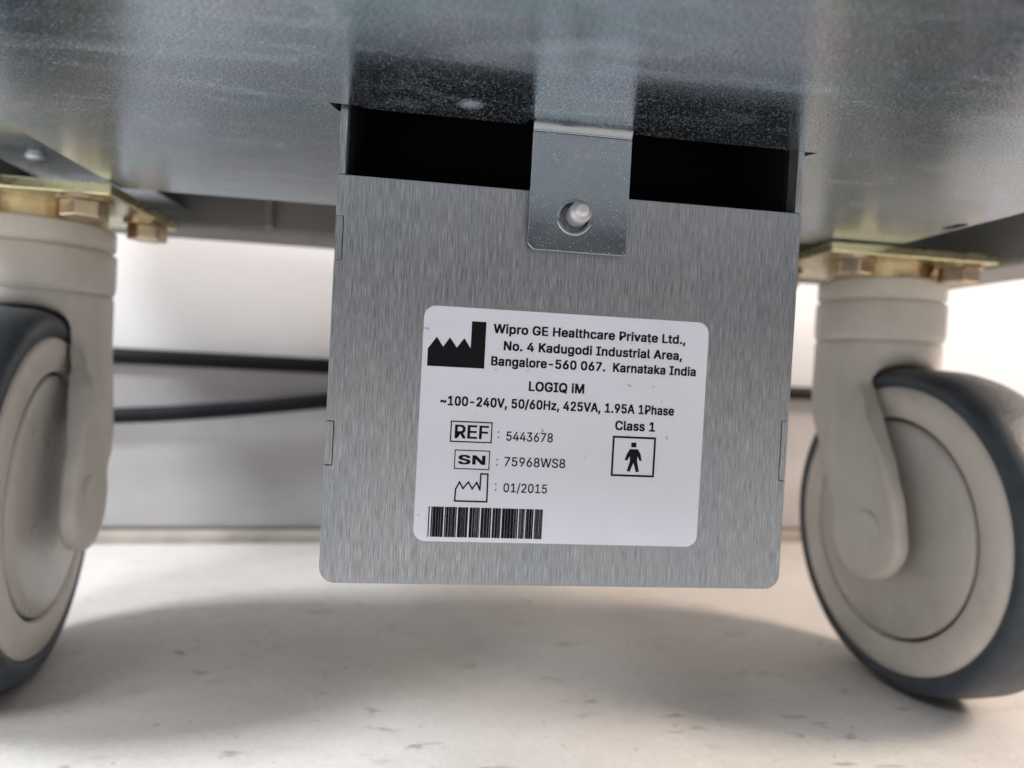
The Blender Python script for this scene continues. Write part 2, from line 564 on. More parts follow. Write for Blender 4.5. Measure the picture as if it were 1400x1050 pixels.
# a bend whose outside faces the camera: from the sheet (horizontal, towards -Y) to vertical
tab_t = 0.0012
bend = []
for i in range(n + 1):
    a = PI / 2 * i / n
    bend.append((TY - R + R * math.sin(a), H - R + R * math.cos(a)))          # concave side
pts_front = [(TY - R, H - 0.00002)] + [(TY - R + R * math.sin(PI / 2 * i / n), (H - R) + R * math.cos(PI / 2 * i / n) - 0.00002) for i in range(1, n + 1)]
pts_back = [(p[0] + tab_t * math.sin(PI / 2 * i / n), p[1] + tab_t * math.cos(PI / 2 * i / n)) for i, p in enumerate(pts_front)]
# hinge curve
for s in range(len(pts_front) - 1):
    quad = [pts_front[s], pts_front[s + 1], pts_back[s + 1], pts_back[s]]
    va = [bm.verts.new((TX0, y, z)) for y, z in quad]
    vb = [bm.verts.new((TX1, y, z)) for y, z in quad]
    for i in range(4):
        bm.faces.new((va[i], va[(i + 1) % 4], vb[(i + 1) % 4], vb[i]))
    bm.faces.new(va)
    bm.faces.new(vb)
bmesh.ops.remove_doubles(bm, verts=bm.verts, dist=1e-6)
# flat part with the hole for the stud
ch = 0.0012
SX, SZ = 0.0512, 0.12888 + zo
tabo = [(TX0, H - R), (TX0, TB + ch), (TX0 + ch, TB), (TX1 - 0.0003, TB), (TX1, TB + 0.0003), (TX1, H - R)]
bm_plate(tabo, [circle(SX, SZ, 0.0031, 28)], tab_t, lambda u, v, w: (u, TY + w, v), bm)
bmesh.ops.remove_doubles(bm, verts=bm.verts, dist=1e-6)
tab = link("hanging_tab", bm, M_TAB, cart, bevel=0.00028)
props(tab, "smooth dark zinc tab folded down over the plate, with a round hole")
# pressed rim round the hole
link("hole_rim", bm_lathe([(TY - 0.00002, 0.0040), (TY - 0.00012, 0.0036), (TY - 0.00012, 0.0032), (TY + 0.0004, 0.0030), (TY + 0.0004, 0.0040)], "y", 32, close=True), M_TAB, cart, smooth=True)
hr = bpy.data.objects["hole_rim"]
hr.location = (SX, 0, SZ)
# stud
st = link("stud", bm_lathe([(0.0, 0.0024), (-0.0072, 0.0024), (-0.0077, 0.00225), (-0.0080, 0.0018), (-0.0090, 0.0015), (-0.0094, 0.0012), (-0.0095, 0.0004)], "y", 32), M_STUD, cart, smooth=True)
st.location = (SX + 0.00045, 0.001, SZ + 0.0004)
props(st, "blunt round steel stud poking through the tab's hole")

# ------------------------------------------------------------------ sticker on the plate
LX, LZ = 0.0197, 0.108 + zo
LW, LH = 0.0645, 0.0514
SY = -0.00014
stick = link("sticker", bm_plate(rounded(0, -LH, LW, 0, 0.0026, 7), [], 0.00014, lambda u, v, w: (LX + u, SY + w - 0.00001, LZ + v)), M_STICK, cart)
props(stick, "white rounded sticker printed with black text, symbols and a barcode")


def lab(u, v, w=0.0):
    return (LX + u / 1000.0, SY - 0.00003 - w, LZ + v / 1000.0)


INK_T = 0.000015


def ink(name, loops, holes=()):
    bm = bmesh.new()
    for lp in loops:
        bm_plate(lp, [], INK_T, lab, bm)
    for o_, h_ in holes:
        bm_plate(o_, h_, INK_T, lab, bm)
    return link(name, bm, M_INK, stick)


def frame_loops(pts, t):
    cx = sum(p[0] for p in pts) / len(pts)
    cy = sum(p[1] for p in pts) / len(pts)
    inner = [(x + (t if x < cx else -t), y + (t if y < cy else -t)) for x, y in pts]
    return (pts, [inner])


# letter shapes: advance width, points and triangles, capital height = 500
GLYPHS = {" ":[185],",":[185,[83,-117,37,-117,66,70,135,70],[1,2,3,1,3,0]],
          "-":[445,[112,240,331,240,331,185,112,185],[3,0,1,3,1,2]],
          ".":[185,[126,9,119,3,111,-1,103,-4,94,-4,85,-4,76,-1,69,3,62,9,56,16,52,23,49,31,49,40,49,49,52,58,56,65,62,72,69,78,76,82,85,84,94,85,103,84,111,82,119,78,126,72,131,65,135,58,138,49,139,40,138,31,135,23,131,16],[19,20,21,18,19,21,18,21,22,17,18,22,17,22,23,16,17,23,16,23,24,15,16,24,15,24,25,14,15,25,14,25,26,13,14,26,13,26,27,12,13,27,12,27,28,11,12,28,11,28,29,10,11,29,10,29,30,9,10,30,9,30,31,8,9,31,8,31,0,7,8,0,7,0,1,6,7,1,6,1,2,5,6,2,5,2,3,4,5,3]],
          "/":[245,[175,523,231,523,70,-75,14,-75],[3,0,1,3,1,2]],
          "0":[445,[318,24,297,10,274,1,250,-5,223,-7,196,-5,171,1,148,10,128,24,109,41,93,61,79,84,68,111,59,142,52,175,48,211,47,250,48,289,52,325,59,358,68,388,80,415,93,439,110,459,128,476,149,490,171,499,196,505,223,507,249,505,274,499,297,490,317,476,336,459,352,439,366,415,378,388,387,358,393,325,397,289,398,250,397,211,393,175,387,142,378,111,366,84,352,61,336,41,160,72,174,62,189,55,205,50,223,49,240,50,257,55,272,62,285,72,297,86,308,102,317,120,324,141,330,165,335,191,337,219,338,250,337,281,335,309,330,335,324,359,317,380,308,398,297,414,285,428,272,438,257,446,240,450,223,452,205,450,189,446,174,438,160,428,148,414,138,398,129,380,121,359,115,335,111,309,108,281,107,250,108,219,111,191,115,165,121,141,129,120,138,102,148,86],[27,28,29,26,27,29,26,29,30,25,26,30,25,30,31,24,25,31,24,31,32,23,24,32,23,32,33,22,23,76,76,23,33,76,33,34,22,76,77,75,76,34,22,77,78,74,75,34,22,78,79,73,74,34,21,22,79,73,34,35,21,79,80,72,73,35,21,80,81,71,72,35,20,21,81,71,35,36,20,81,82,70,71,36,20,82,83,69,70,36,19,20,83,69,36,37,19,83,84,68,69,37,19,84,85,67,68,37,18,19,85,67,37,38,18,85,86,66,67,38,17,18,86,66,38,39,17,86,87,65,66,39,16,17,87,65,39,40,16,87,88,64,65,40,15,16,88,15,88,89,63,64,40,63,40,41,15,89,90,62,63,41,14,15,90,62,41,42,14,90,91,61,62,42,13,14,91,61,42,43,13,91,92,60,61,43,12,13,92,60,43,44,12,92,93,59,60,44,12,93,94,58,59,44,11,12,94,58,44,45,11,94,95,57,58,45,11,95,48,56,57,45,10,11,48,56,45,46,10,48,49,55,56,46,10,49,50,54,55,46,9,10,50,54,46,47,9,50,51,53,54,47,9,51,52,52,53,47,9,52,47,8,9,47,8,47,0,7,8,0,7,0,1,6,7,1,6,1,2,5,6,2,5,2,3,4,5,3]],
          "1":[445,[384,0,75,0,75,54,384,54,195,500,271,500,271,0,209,0,209,441,206,441,85,352,85,419],[1,2,3,1,3,0,11,4,5,11,5,9,9,5,8,8,5,6,11,9,10,7,8,6]],
          "2":[445,[383,0,63,0,63,47,230,225,244,239,256,253,267,266,277,278,286,289,294,300,300,311,305,321,309,331,312,342,314,354,315,365,314,378,312,390,308,401,302,411,296,421,288,429,279,436,268,441,257,446,246,449,233,451,220,452,206,451,193,449,180,445,169,440,159,433,150,425,143,417,136,406,131,395,128,383,126,370,125,356,64,356,66,378,70,398,76,417,85,435,96,451,109,465,124,477,141,488,159,496,179,502,199,506,221,507,243,506,264,502,283,496,301,488,317,478,332,466,344,453,355,438,363,421,370,404,373,385,374,366,374,352,372,339,369,325,365,312,359,299,351,285,342,270,330,254,317,237,301,219,283,198,262,177,150,59,150,56,383,56],[51,52,53,50,51,53,50,53,54,49,50,54,49,54,55,48,49,55,48,55,56,47,48,56,47,56,57,47,57,58,46,47,58,46,58,59,45,46,27,27,46,59,27,59,26,26,59,60,45,27,28,44,45,28,44,28,29,25,26,60,44,29,30,24,25,60,23,24,60,44,30,31,22,23,60,44,31,32,22,60,61,21,22,61,43,44,32,43,32,33,20,21,61,43,33,34,19,20,61,19,61,62,42,43,34,42,34,35,18,19,62,42,35,36,18,62,63,17,18,63,41,42,36,41,36,37,16,17,63,16,63,64,41,37,38,40,41,38,15,16,64,40,38,39,15,64,65,14,15,65,13,14,65,13,65,66,12,13,66,12,66,67,11,12,67,11,67,68,10,11,68,10,68,69,9,10,69,8,9,69,8,69,70,7,8,70,7,70,71,6,7,71,6,71,72,5,6,72,5,72,73,4,5,73,3,4,73,3,73,74,2,3,74,2,74,75,2,75,76,2,76,77,2,77,78,2,78,79,2,79,0,1,2,0]],
          "3":[445,[303,12,283,4,262,-2,239,-6,214,-7,192,-6,170,-3,150,2,130,10,112,19,96,29,82,42,69,56,59,72,51,90,46,109,43,130,107,130,109,117,113,106,118,95,124,86,132,77,141,70,151,63,162,58,174,54,187,51,201,50,215,49,230,50,244,52,258,55,270,60,282,66,292,73,301,82,309,91,315,102,320,114,323,128,323,142,323,156,320,169,316,181,311,193,303,204,294,213,283,222,270,230,255,236,238,240,219,242,198,243,154,243,154,294,283,441,283,444,68,444,68,500,366,500,366,453,208,273,208,284,234,285,259,284,282,279,303,271,322,261,338,249,353,235,365,219,374,201,381,183,385,163,386,142,385,121,381,101,374,82,364,65,352,49,338,35,322,23],[58,59,60,58,60,61,58,61,57,57,61,56,56,61,62,55,56,63,63,56,62,54,55,63,63,64,65,54,63,65,54,65,66,54,66,67,54,67,68,54,68,69,54,69,53,53,69,52,52,69,70,51,52,70,50,51,70,49,50,70,49,70,71,48,49,71,47,48,71,47,71,72,46,47,72,45,46,72,45,72,73,44,45,73,44,73,74,43,44,74,42,43,74,42,74,75,41,42,75,40,41,75,40,75,76,15,16,17,15,17,18,39,40,76,39,76,77,15,18,19,38,39,77,14,15,19,14,19,20,37,38,77,37,77,78,14,20,21,36,37,78,13,14,21,13,21,22,35,36,78,35,78,79,13,22,23,34,35,79,12,13,23,12,23,24,33,34,79,33,79,80,12,24,25,32,33,80,12,25,26,11,12,26,31,32,80,11,26,27,30,31,80,11,27,28,11,28,29,29,30,80,11,29,80,11,80,81,10,11,81,10,81,82,9,10,82,9,82,0,8,9,0,8,0,1,7,8,1,7,1,2,6,7,2,6,2,3,5,6,3,4,5,3]],
          "4":[445,[406,104,39,104,39,156,243,500,305,500,107,163,107,160,406,160,337,0,277,0,277,119,277,144,277,312,337,312],[2,3,4,2,4,5,2,5,6,2,6,7,2,7,0,1,2,0,11,12,13,11,13,8,10,11,8,9,10,8]],
          "5":[445,[303,15,284,5,263,-1,241,-5,217,-7,196,-6,175,-2,156,3,138,11,121,21,106,32,93,45,81,59,72,75,65,92,61,109,59,128,120,128,122,117,125,107,130,97,136,87,143,79,151,71,160,65,170,59,181,55,193,52,205,50,217,49,232,50,246,53,259,57,271,63,283,71,293,80,301,91,309,103,315,115,319,129,321,144,322,159,321,175,319,190,314,204,308,217,301,229,292,240,281,250,270,258,257,264,244,268,229,271,214,272,202,272,189,270,177,267,165,264,153,259,143,254,134,248,126,242,66,248,94,500,360,500,360,444,148,444,132,296,134,296,143,303,152,309,163,315,174,319,187,323,199,326,212,327,226,328,242,327,258,325,274,321,289,315,303,309,316,300,328,291,339,280,349,269,358,256,366,242,372,227,378,212,381,195,383,178,384,160,383,137,379,115,372,94,363,74,351,56,337,41,321,27],[62,63,66,66,63,64,66,64,65,62,66,67,75,76,77,74,75,77,74,77,78,73,74,78,73,78,79,72,73,79,72,79,80,71,72,80,70,71,80,70,80,81,69,70,81,69,81,82,68,69,82,68,82,83,62,67,68,62,68,55,55,68,54,54,68,83,54,83,84,54,84,53,53,84,85,52,53,85,51,52,85,62,55,56,51,85,86,50,51,86,62,56,57,62,57,58,49,50,86,62,58,59,48,49,86,48,86,87,62,59,60,47,48,87,61,62,60,47,87,88,46,47,88,45,46,88,45,88,89,44,45,89,44,89,90,43,44,90,43,90,91,42,43,91,42,91,92,41,42,92,41,92,93,40,41,93,39,40,93,39,93,94,38,39,94,15,16,17,15,17,18,15,18,19,37,38,94,37,94,95,14,15,19,14,19,20,36,37,95,14,20,21,36,95,96,13,14,21,35,36,96,13,21,22,34,35,96,13,22,23,12,13,23,34,96,97,12,23,24,33,34,97,12,24,25,32,33,97,11,12,25,11,25,26,31,32,97,31,97,98,11,26,27,30,31,98,11,27,28,11,28,29,29,30,98,11,29,98,10,11,98,10,98,99,9,10,99,9,99,0,8,9,0,8,0,1,7,8,1,7,1,2,6,7,2,6,2,3,5,6,3,5,3,4]],
          "6":[445,[305,14,286,5,266,-2,245,-5,222,-7,200,-5,178,-1,158,5,140,14,123,26,108,40,94,55,83,73,74,93,68,113,64,136,62,159,63,177,66,196,71,215,78,235,88,256,100,280,116,306,135,335,248,500,316,500,148,257,143,257,147,264,151,270,156,277,162,283,169,288,176,293,184,298,192,302,201,305,211,307,221,308,231,309,253,308,274,304,293,298,310,290,326,279,341,267,353,252,363,236,372,218,377,198,381,177,382,154,381,132,377,110,371,90,361,71,350,54,337,39,322,25,171,62,182,55,195,51,208,49,222,48,237,49,250,51,262,55,274,62,284,69,294,78,302,88,309,100,315,112,319,125,321,139,322,154,321,170,319,184,315,197,309,210,302,221,294,231,284,240,274,247,262,253,250,257,237,260,222,261,208,260,195,257,182,253,171,247,160,240,151,231,143,221,136,210,130,198,126,185,124,171,123,156,124,140,126,126,130,112,136,100,143,88,151,78,160,69],[24,25,26,24,26,33,33,26,27,23,24,33,39,40,41,38,39,41,38,41,42,37,38,42,22,23,33,36,37,42,36,42,43,35,36,43,34,35,43,34,43,44,33,34,44,33,44,45,22,33,32,27,33,45,22,32,31,21,22,31,27,45,88,88,45,46,21,31,30,21,30,29,88,46,87,87,46,47,21,29,28,27,88,89,27,89,90,86,87,47,21,28,27,21,27,90,21,90,91,85,86,47,20,21,91,20,91,92,84,85,47,84,47,48,20,92,93,83,84,48,20,93,94,82,83,48,82,48,49,19,20,94,19,94,95,81,82,49,19,95,96,80,81,49,80,49,50,18,19,96,18,96,97,79,80,50,18,97,98,79,50,51,78,79,51,17,18,98,17,98,99,77,78,51,16,17,99,77,51,52,16,99,100,76,77,52,15,16,100,15,100,101,75,76,52,75,52,53,15,101,102,74,75,53,14,15,102,74,53,54,14,102,103,73,74,54,13,14,103,13,103,104,72,73,54,72,54,55,13,104,105,71,72,55,12,13,105,71,55,56,12,105,106,70,71,56,12,106,107,69,70,56,11,12,107,69,56,57,11,107,60,68,69,57,11,60,61,67,68,57,10,11,61,10,61,62,66,67,57,66,57,58,10,62,63,65,66,58,10,63,64,64,65,58,10,64,58,9,10,58,9,58,59,8,9,59,8,59,0,7,8,0,7,0,1,6,7,1,6,1,2,5,6,2,5,2,3,4,5,3]],
          "7":[445,[162,0,95,0,318,441,318,444,61,444,61,500,384,500,384,441],[4,5,6,4,6,3,3,6,7,2,3,7,1,2,7,1,7,0]],
          "8":[445,[311,11,291,3,270,-2,247,-6,222,-7,198,-6,175,-2,153,3,133,11,115,21,99,33,85,46,73,61,63,77,56,95,52,113,51,133,52,149,54,164,58,178,64,192,71,205,79,217,89,227,99,237,111,245,123,252,136,257,150,260,150,262,132,268,117,277,103,288,91,303,81,319,75,336,71,354,69,374,70,392,74,410,80,427,89,442,100,456,112,469,127,480,143,489,161,497,180,502,201,506,222,507,244,506,264,502,283,497,301,489,317,480,332,469,344,456,355,442,364,427,370,410,374,392,375,374,374,354,370,336,363,319,353,303,341,288,328,277,312,268,295,262,295,260,309,257,322,252,334,245,345,237,356,227,365,217,374,205,381,192,387,178,391,164,393,149,394,133,393,113,388,95,382,77,372,61,360,46,346,33,330,21,164,59,177,54,191,51,206,49,222,48,239,49,253,51,267,54,280,59,291,65,301,72,310,81,317,90,323,100,328,111,330,123,331,136,330,150,327,162,323,174,317,185,309,195,300,204,290,212,278,219,265,224,252,228,238,230,222,231,207,230,193,228,179,224,166,219,155,212,144,204,135,195,128,185,121,174,117,162,114,150,113,136,114,123,117,111,121,100,127,90,134,81,143,72,153,65,175,295,186,291,197,287,209,285,222,285,235,285,247,287,259,291,269,295,279,301,288,308,295,316,302,325,307,335,311,345,313,357,314,369,313,381,311,393,307,403,302,413,296,422,289,429,280,436,270,442,260,446,248,449,236,451,222,452,209,451,197,449,185,446,174,442,165,436,156,429,148,422,142,413,137,403,133,393,131,381,131,369,131,357,133,345,137,335,142,325,148,316,156,308,165,301],[48,49,50,47,48,50,47,50,51,46,47,51,46,51,52,45,46,52,45,52,53,44,45,53,44,53,54,43,44,54,43,54,55,42,43,55,42,55,56,41,42,166,166,42,56,166,56,165,165,56,57,41,166,167,41,167,168,164,165,57,41,168,169,163,164,57,41,169,170,162,163,57,40,41,170,40,170,171,161,162,57,161,57,58,40,171,172,160,161,58,40,172,173,159,160,58,39,40,173,159,58,59,39,173,174,158,159,59,39,174,175,157,158,59,38,39,175,157,59,60,38,175,176,156,157,60,38,176,177,155,156,60,37,38,177,155,60,61,37,177,178,154,155,61,36,37,178,154,61,62,36,178,179,153,154,62,36,179,180,152,153,62,35,36,180,152,62,63,35,180,181,151,152,63,34,35,181,151,63,64,34,181,182,150,151,64,34,182,183,149,150,64,33,34,183,149,64,65,33,183,184,148,149,65,33,184,185,147,148,65,32,33,185,147,65,66,32,185,138,146,147,66,32,138,139,145,146,66,32,139,140,144,145,66,31,32,140,144,66,67,31,140,141,143,144,67,31,141,142,31,142,143,31,143,67,30,31,67,30,67,68,29,30,68,29,68,69,28,29,69,28,69,70,27,28,70,27,70,71,26,27,71,26,71,72,25,26,72,25,72,73,24,25,73,24,73,74,23,24,74,23,74,118,118,74,75,23,118,119,117,118,75,23,119,120,116,117,75,23,120,121,115,116,75,22,23,121,115,75,76,22,121,122,114,115,76,22,122,123,113,114,76,21,22,123,113,76,77,21,123,124,112,113,77,20,21,124,112,77,78,20,124,125,111,112,78,20,125,126,110,111,78,19,20,126,110,78,79,19,126,127,109,110,79,18,19,127,109,79,80,18,127,128,108,109,80,17,18,128,108,80,81,17,128,129,107,108,81,17,129,130,106,107,81,16,17,130,106,81,82,16,130,131,105,106,82,15,16,131,105,82,83,15,131,132,104,105,83,14,15,132,104,83,84,14,132,133,103,104,84,14,133,134,102,103,84,13,14,134,102,84,85,13,134,135,101,102,85,13,135,136,100,101,85,12,13,136,100,85,86,12,136,137,99,100,86,12,137,90,98,99,86,11,12,90,98,86,87,11,90,91,97,98,87,11,91,92,96,97,87,11,92,93,95,96,87,11,93,94,94,95,87,11,94,87,10,11,87,10,87,88,9,10,88,9,88,89,8,9,89,8,89,0,7,8,0,7,0,1,6,7,1,6,1,2,5,6,2,5,2,3,4,5,3]],
          "9":[445,[140,486,159,495,179,502,200,505,222,507,245,505,266,501,286,495,305,486,322,474,337,460,350,445,362,427,371,407,377,387,381,364,382,341,381,323,378,304,373,285,366,265,357,244,344,220,328,194,310,165,197,0,128,0,296,243,302,243,298,236,294,230,289,223,283,217,276,212,269,207,261,202,252,198,243,195,234,193,224,192,214,191,192,192,172,196,152,202,135,210,119,221,104,233,92,248,82,264,73,282,67,302,64,323,62,346,64,368,68,390,74,410,83,429,95,446,108,461,123,475,274,438,262,445,250,449,236,451,222,452,208,451,195,449,183,445,171,438,161,431,151,422,143,412,136,400,130,388,126,375,124,361,123,346,124,330,126,316,130,303,136,290,143,279,151,269,161,260,171,253,183,247,195,243,208,240,222,239,236,240,250,243,262,247,274,253,284,260,294,269,302,279,309,290,315,302,319,315,321,329,322,344,321,360,319,374,315,388,309,400,302,412,294,422,285,431],[3,4,5,2,3,5,2,5,6,1,2,6,1,6,7,0,1,7,0,7,8,59,0,8,59,8,9,58,59,9,58,9,10,57,58,10,57,10,64,64,10,11,57,64,65,63,64,11,57,65,66,62,63,11,57,66,67,61,62,11,56,57,67,56,67,68,60,61,11,60,11,12,56,68,69,107,60,12,56,69,70,106,107,12,55,56,70,106,12,13,55,70,71,105,106,13,55,71,72,104,105,13,54,55,72,104,13,14,54,72,73,103,104,14,53,54,73,53,73,74,102,103,14,102,14,15,53,74,75,101,102,15,52,53,75,101,15,16,52,75,76,100,101,16,51,52,76,51,76,77,99,100,16,99,16,17,51,77,78,98,99,17,50,51,78,98,17,18,50,78,79,97,98,18,97,18,19,50,79,80,49,50,80,96,97,19,49,80,81,95,96,19,95,19,20,48,49,81,48,81,82,94,95,20,48,82,83,93,94,20,93,20,21,47,48,83,47,83,84,92,93,21,47,84,85,91,92,21,46,47,85,46,85,86,90,91,21,90,21,27,27,21,28,28,21,22,46,86,87,89,90,27,89,27,34,34,27,26,29,28,22,46,87,88,88,89,34,46,88,34,30,29,22,45,46,34,31,30,22,32,31,22,44,45,34,32,22,23,33,32,23,34,33,23,43,44,34,43,34,35,26,34,23,42,43,35,42,35,36,42,36,37,41,42,37,41,37,38,26,23,24,41,38,39,40,41,39,26,24,25]],
          "A":[471,[84,0,16,0,198,500,271,500,455,0,388,0,282,297,277,312,272,328,266,346,260,366,253,388,245,412,237,440,228,470,241,470,232,440,224,412,216,387,209,365,203,345,197,327,192,311,187,297,363,140,108,140,108,195,363,195],[1,2,14,14,2,3,14,3,15,15,3,4,1,14,16,16,14,13,16,15,13,13,15,4,1,16,17,12,13,4,1,17,18,11,12,4,10,11,4,1,18,19,9,10,4,1,19,20,8,9,4,1,20,21,7,8,4,1,21,22,6,7,4,1,22,23,1,23,0,5,6,4,25,26,27,25,27,24]],
          "B":[448,[242,0,59,0,59,500,237,500,262,499,284,496,305,490,323,482,339,473,353,461,365,449,374,434,382,419,387,403,390,385,391,367,391,352,388,338,385,326,380,315,374,305,367,296,359,288,350,281,341,275,331,270,320,266,309,262,309,258,321,256,333,253,345,248,357,241,368,233,378,223,387,212,395,200,402,185,407,170,410,153,411,134,410,115,406,98,401,81,393,66,383,51,371,38,356,27,339,18,319,10,296,4,270,1,122,227,122,56,241,56,268,57,291,62,310,69,324,78,335,90,343,103,348,118,349,134,349,147,346,159,342,170,337,181,330,191,321,200,311,207,300,214,288,220,274,224,260,226,244,227,122,444,122,281,234,281,247,281,260,283,272,286,283,291,294,297,303,304,311,312,318,321,323,331,327,342,329,353,330,366,329,382,324,396,317,410,307,421,294,431,278,438,258,443,236,444],[1,2,75,75,2,3,75,3,4,75,4,5,75,5,6,75,6,7,75,7,8,75,8,9,75,9,10,75,10,97,97,10,96,96,10,11,1,75,76,95,96,11,94,95,11,94,11,12,93,94,12,92,93,12,92,12,13,91,92,13,91,13,14,90,91,14,90,14,15,89,90,15,89,15,16,88,89,16,87,88,16,87,16,17,86,87,17,86,17,18,85,86,18,85,18,19,84,85,19,84,19,20,83,84,20,83,20,21,82,83,21,81,82,21,81,21,22,80,81,22,80,22,23,79,80,23,78,79,23,1,76,52,52,76,77,52,77,78,52,78,23,52,23,24,52,24,25,52,25,26,52,26,27,52,27,28,52,28,29,52,29,30,52,30,31,52,31,32,52,32,33,52,33,74,74,33,34,1,52,53,73,74,34,72,73,34,71,72,34,71,34,35,70,71,35,69,70,35,69,35,36,68,69,36,67,68,36,67,36,37,66,67,37,66,37,38,65,66,38,64,65,38,64,38,39,63,64,39,63,39,40,62,63,40,61,62,40,61,40,41,60,61,41,60,41,42,59,60,42,59,42,43,58,59,43,58,43,44,57,58,44,56,57,44,56,44,45,55,56,45,54,55,45,1,53,54,1,54,45,1,45,46,1,46,47,1,47,48,1,48,49,1,49,50,1,50,51,1,51,0]],
          "C":[501,[335,5,318,0,300,-4,282,-6,263,-7,231,-5,202,1,174,11,148,24,124,42,103,62,84,86,68,113,56,143,47,176,41,212,40,250,41,288,47,323,56,356,68,386,84,414,103,437,124,458,148,475,174,489,202,499,231,505,263,507,281,506,300,504,317,500,334,496,351,489,366,482,381,473,395,463,408,452,420,439,431,426,440,411,448,396,455,379,461,361,465,342,401,342,398,355,394,367,389,378,383,388,376,397,368,406,360,414,351,421,342,427,332,433,321,437,310,441,298,444,287,446,275,448,263,448,240,447,219,442,199,435,180,425,163,412,148,396,134,378,123,358,114,334,107,309,103,280,102,250,103,219,107,191,114,165,123,142,135,121,148,103,163,88,181,75,199,65,219,58,241,53,263,52,275,52,287,54,298,56,310,59,321,63,332,67,342,73,351,79,360,86,368,94,376,103,383,112,389,123,394,134,398,145,401,158,465,158,461,139,455,121,449,105,440,89,431,74,420,61,408,49,395,37,382,27,367,18,351,11],[27,28,29,27,29,30,26,27,30,26,30,31,26,31,32,25,26,32,25,32,33,24,25,33,24,33,34,24,34,35,23,24,35,23,35,36,23,36,37,22,23,62,62,23,61,61,23,37,61,37,60,60,37,38,59,60,38,22,62,63,58,59,38,57,58,38,22,63,64,56,57,38,56,38,39,21,22,64,55,56,39,21,64,65,54,55,39,53,54,39,53,39,40,21,65,66,52,53,40,20,21,66,51,52,40,20,66,67,51,40,41,50,51,41,49,50,41,20,67,68,49,41,42,48,49,42,19,20,68,48,42,43,19,68,69,47,48,43,46,47,43,46,43,44,19,69,70,18,19,70,45,46,44,18,70,71,17,18,71,17,71,72,16,17,72,16,72,73,15,16,73,15,73,74,15,74,75,14,15,75,14,75,76,13,14,76,13,76,77,100,101,102,100,102,103,99,100,103,12,13,77,12,77,78,99,103,104,98,99,104,97,98,104,12,78,79,97,104,105,11,12,79,96,97,105,96,105,106,11,79,80,95,96,106,94,95,106,94,106,107,11,80,81,10,11,81,93,94,107,92,93,107,10,81,82,92,107,108,91,92,108,90,91,108,10,82,83,89,90,108,9,10,83,89,108,109,88,89,109,9,83,84,87,88,109,86,87,109,9,84,85,9,85,86,9,86,109,9,109,110,8,9,110,8,110,111,8,111,112,7,8,112,7,112,113,6,7,113,6,113,0,6,0,1,5,6,1,5,1,2,5,2,3,4,5,3]],
          "E":[411,[369,0,59,0,59,500,366,500,366,444,122,444,122,281,349,281,349,225,122,225,122,56,369,56],[1,2,5,5,2,3,5,3,4,1,5,6,1,6,9,9,6,7,9,7,8,1,9,10,1,10,11,1,11,0]],
          "F":[403,[122,0,59,0,59,500,363,500,363,444,122,444,122,273,340,273,340,217,122,217],[1,2,5,5,2,3,5,3,4,1,5,6,1,6,9,9,6,7,9,7,8,1,9,0]],
          "G":[511,[370,18,346,7,320,0,293,-5,264,-7,232,-5,201,1,173,11,147,25,123,42,102,63,84,86,68,114,56,144,47,176,41,212,40,250,41,288,47,323,56,356,68,386,83,414,102,437,123,458,146,475,172,489,200,499,229,505,260,507,280,506,299,504,317,500,335,495,351,488,367,481,382,472,396,461,409,450,421,437,432,424,441,409,450,394,457,378,462,360,466,343,401,343,397,355,392,366,387,376,381,386,374,396,367,404,359,412,350,420,341,426,331,432,321,437,310,441,298,444,286,446,274,448,261,448,239,447,218,442,199,435,180,425,163,412,148,397,134,379,123,358,114,334,107,309,103,280,102,250,103,219,107,191,114,165,123,142,135,122,148,104,164,88,181,75,200,65,220,58,242,53,264,52,285,53,304,57,322,62,339,70,354,80,368,92,379,105,389,121,397,138,403,157,407,177,408,199,427,196,278,196,278,251,470,251,470,197,468,167,463,139,455,113,443,89,429,68,412,49,392,32],[27,28,29,27,29,30,26,27,30,26,30,31,26,31,32,25,26,32,25,32,33,24,25,33,24,33,34,24,34,35,23,24,35,23,35,36,23,36,37,22,23,62,62,23,61,61,23,37,61,37,60,60,37,38,59,60,38,22,62,63,58,59,38,57,58,38,22,63,64,56,57,38,21,22,64,55,56,38,55,38,39,21,64,65,54,55,39,53,54,39,21,65,66,53,39,40,52,53,40,20,21,66,20,66,67,51,52,40,51,40,41,50,51,41,20,67,68,49,50,41,49,41,42,19,20,68,48,49,42,19,68,69,48,42,43,47,48,43,46,47,43,46,43,44,19,69,70,18,19,70,45,46,44,18,70,71,17,18,71,17,71,72,16,17,72,16,72,73,99,100,101,99,101,97,97,101,102,15,16,73,15,73,74,15,74,75,14,15,75,99,97,96,98,97,102,98,102,103,96,99,98,96,98,103,14,75,76,95,96,103,13,14,76,95,103,104,13,76,77,94,95,104,12,13,77,12,77,78,94,104,105,93,94,105,12,78,79,92,93,105,11,12,79,92,105,106,91,92,106,11,79,80,90,91,106,90,106,107,11,80,81,10,11,81,89,90,107,10,81,82,88,89,107,88,107,108,10,82,83,9,10,83,87,88,108,9,83,84,86,87,108,9,84,85,85,86,108,9,85,108,9,108,109,8,9,109,8,109,0,7,8,0,7,0,1,6,7,1,6,1,2,5,6,2,5,2,3,4,5,3]],
          "H":[508,[122,0,59,0,59,500,122,500,122,284,386,284,386,500,449,500,449,0,386,0,386,228,122,228],[1,2,3,1,3,4,5,6,7,5,7,8,1,4,11,11,4,5,11,5,10,10,5,8,1,11,0,9,10,8]],
          "I":[295,[265,0,31,0,31,56,116,56,116,444,31,444,31,500,265,500,265,444,180,444,180,56,265,56],[5,6,7,5,7,8,4,5,8,3,4,9,9,4,8,3,9,10,1,2,3,1,3,10,1,10,11,1,11,0]],
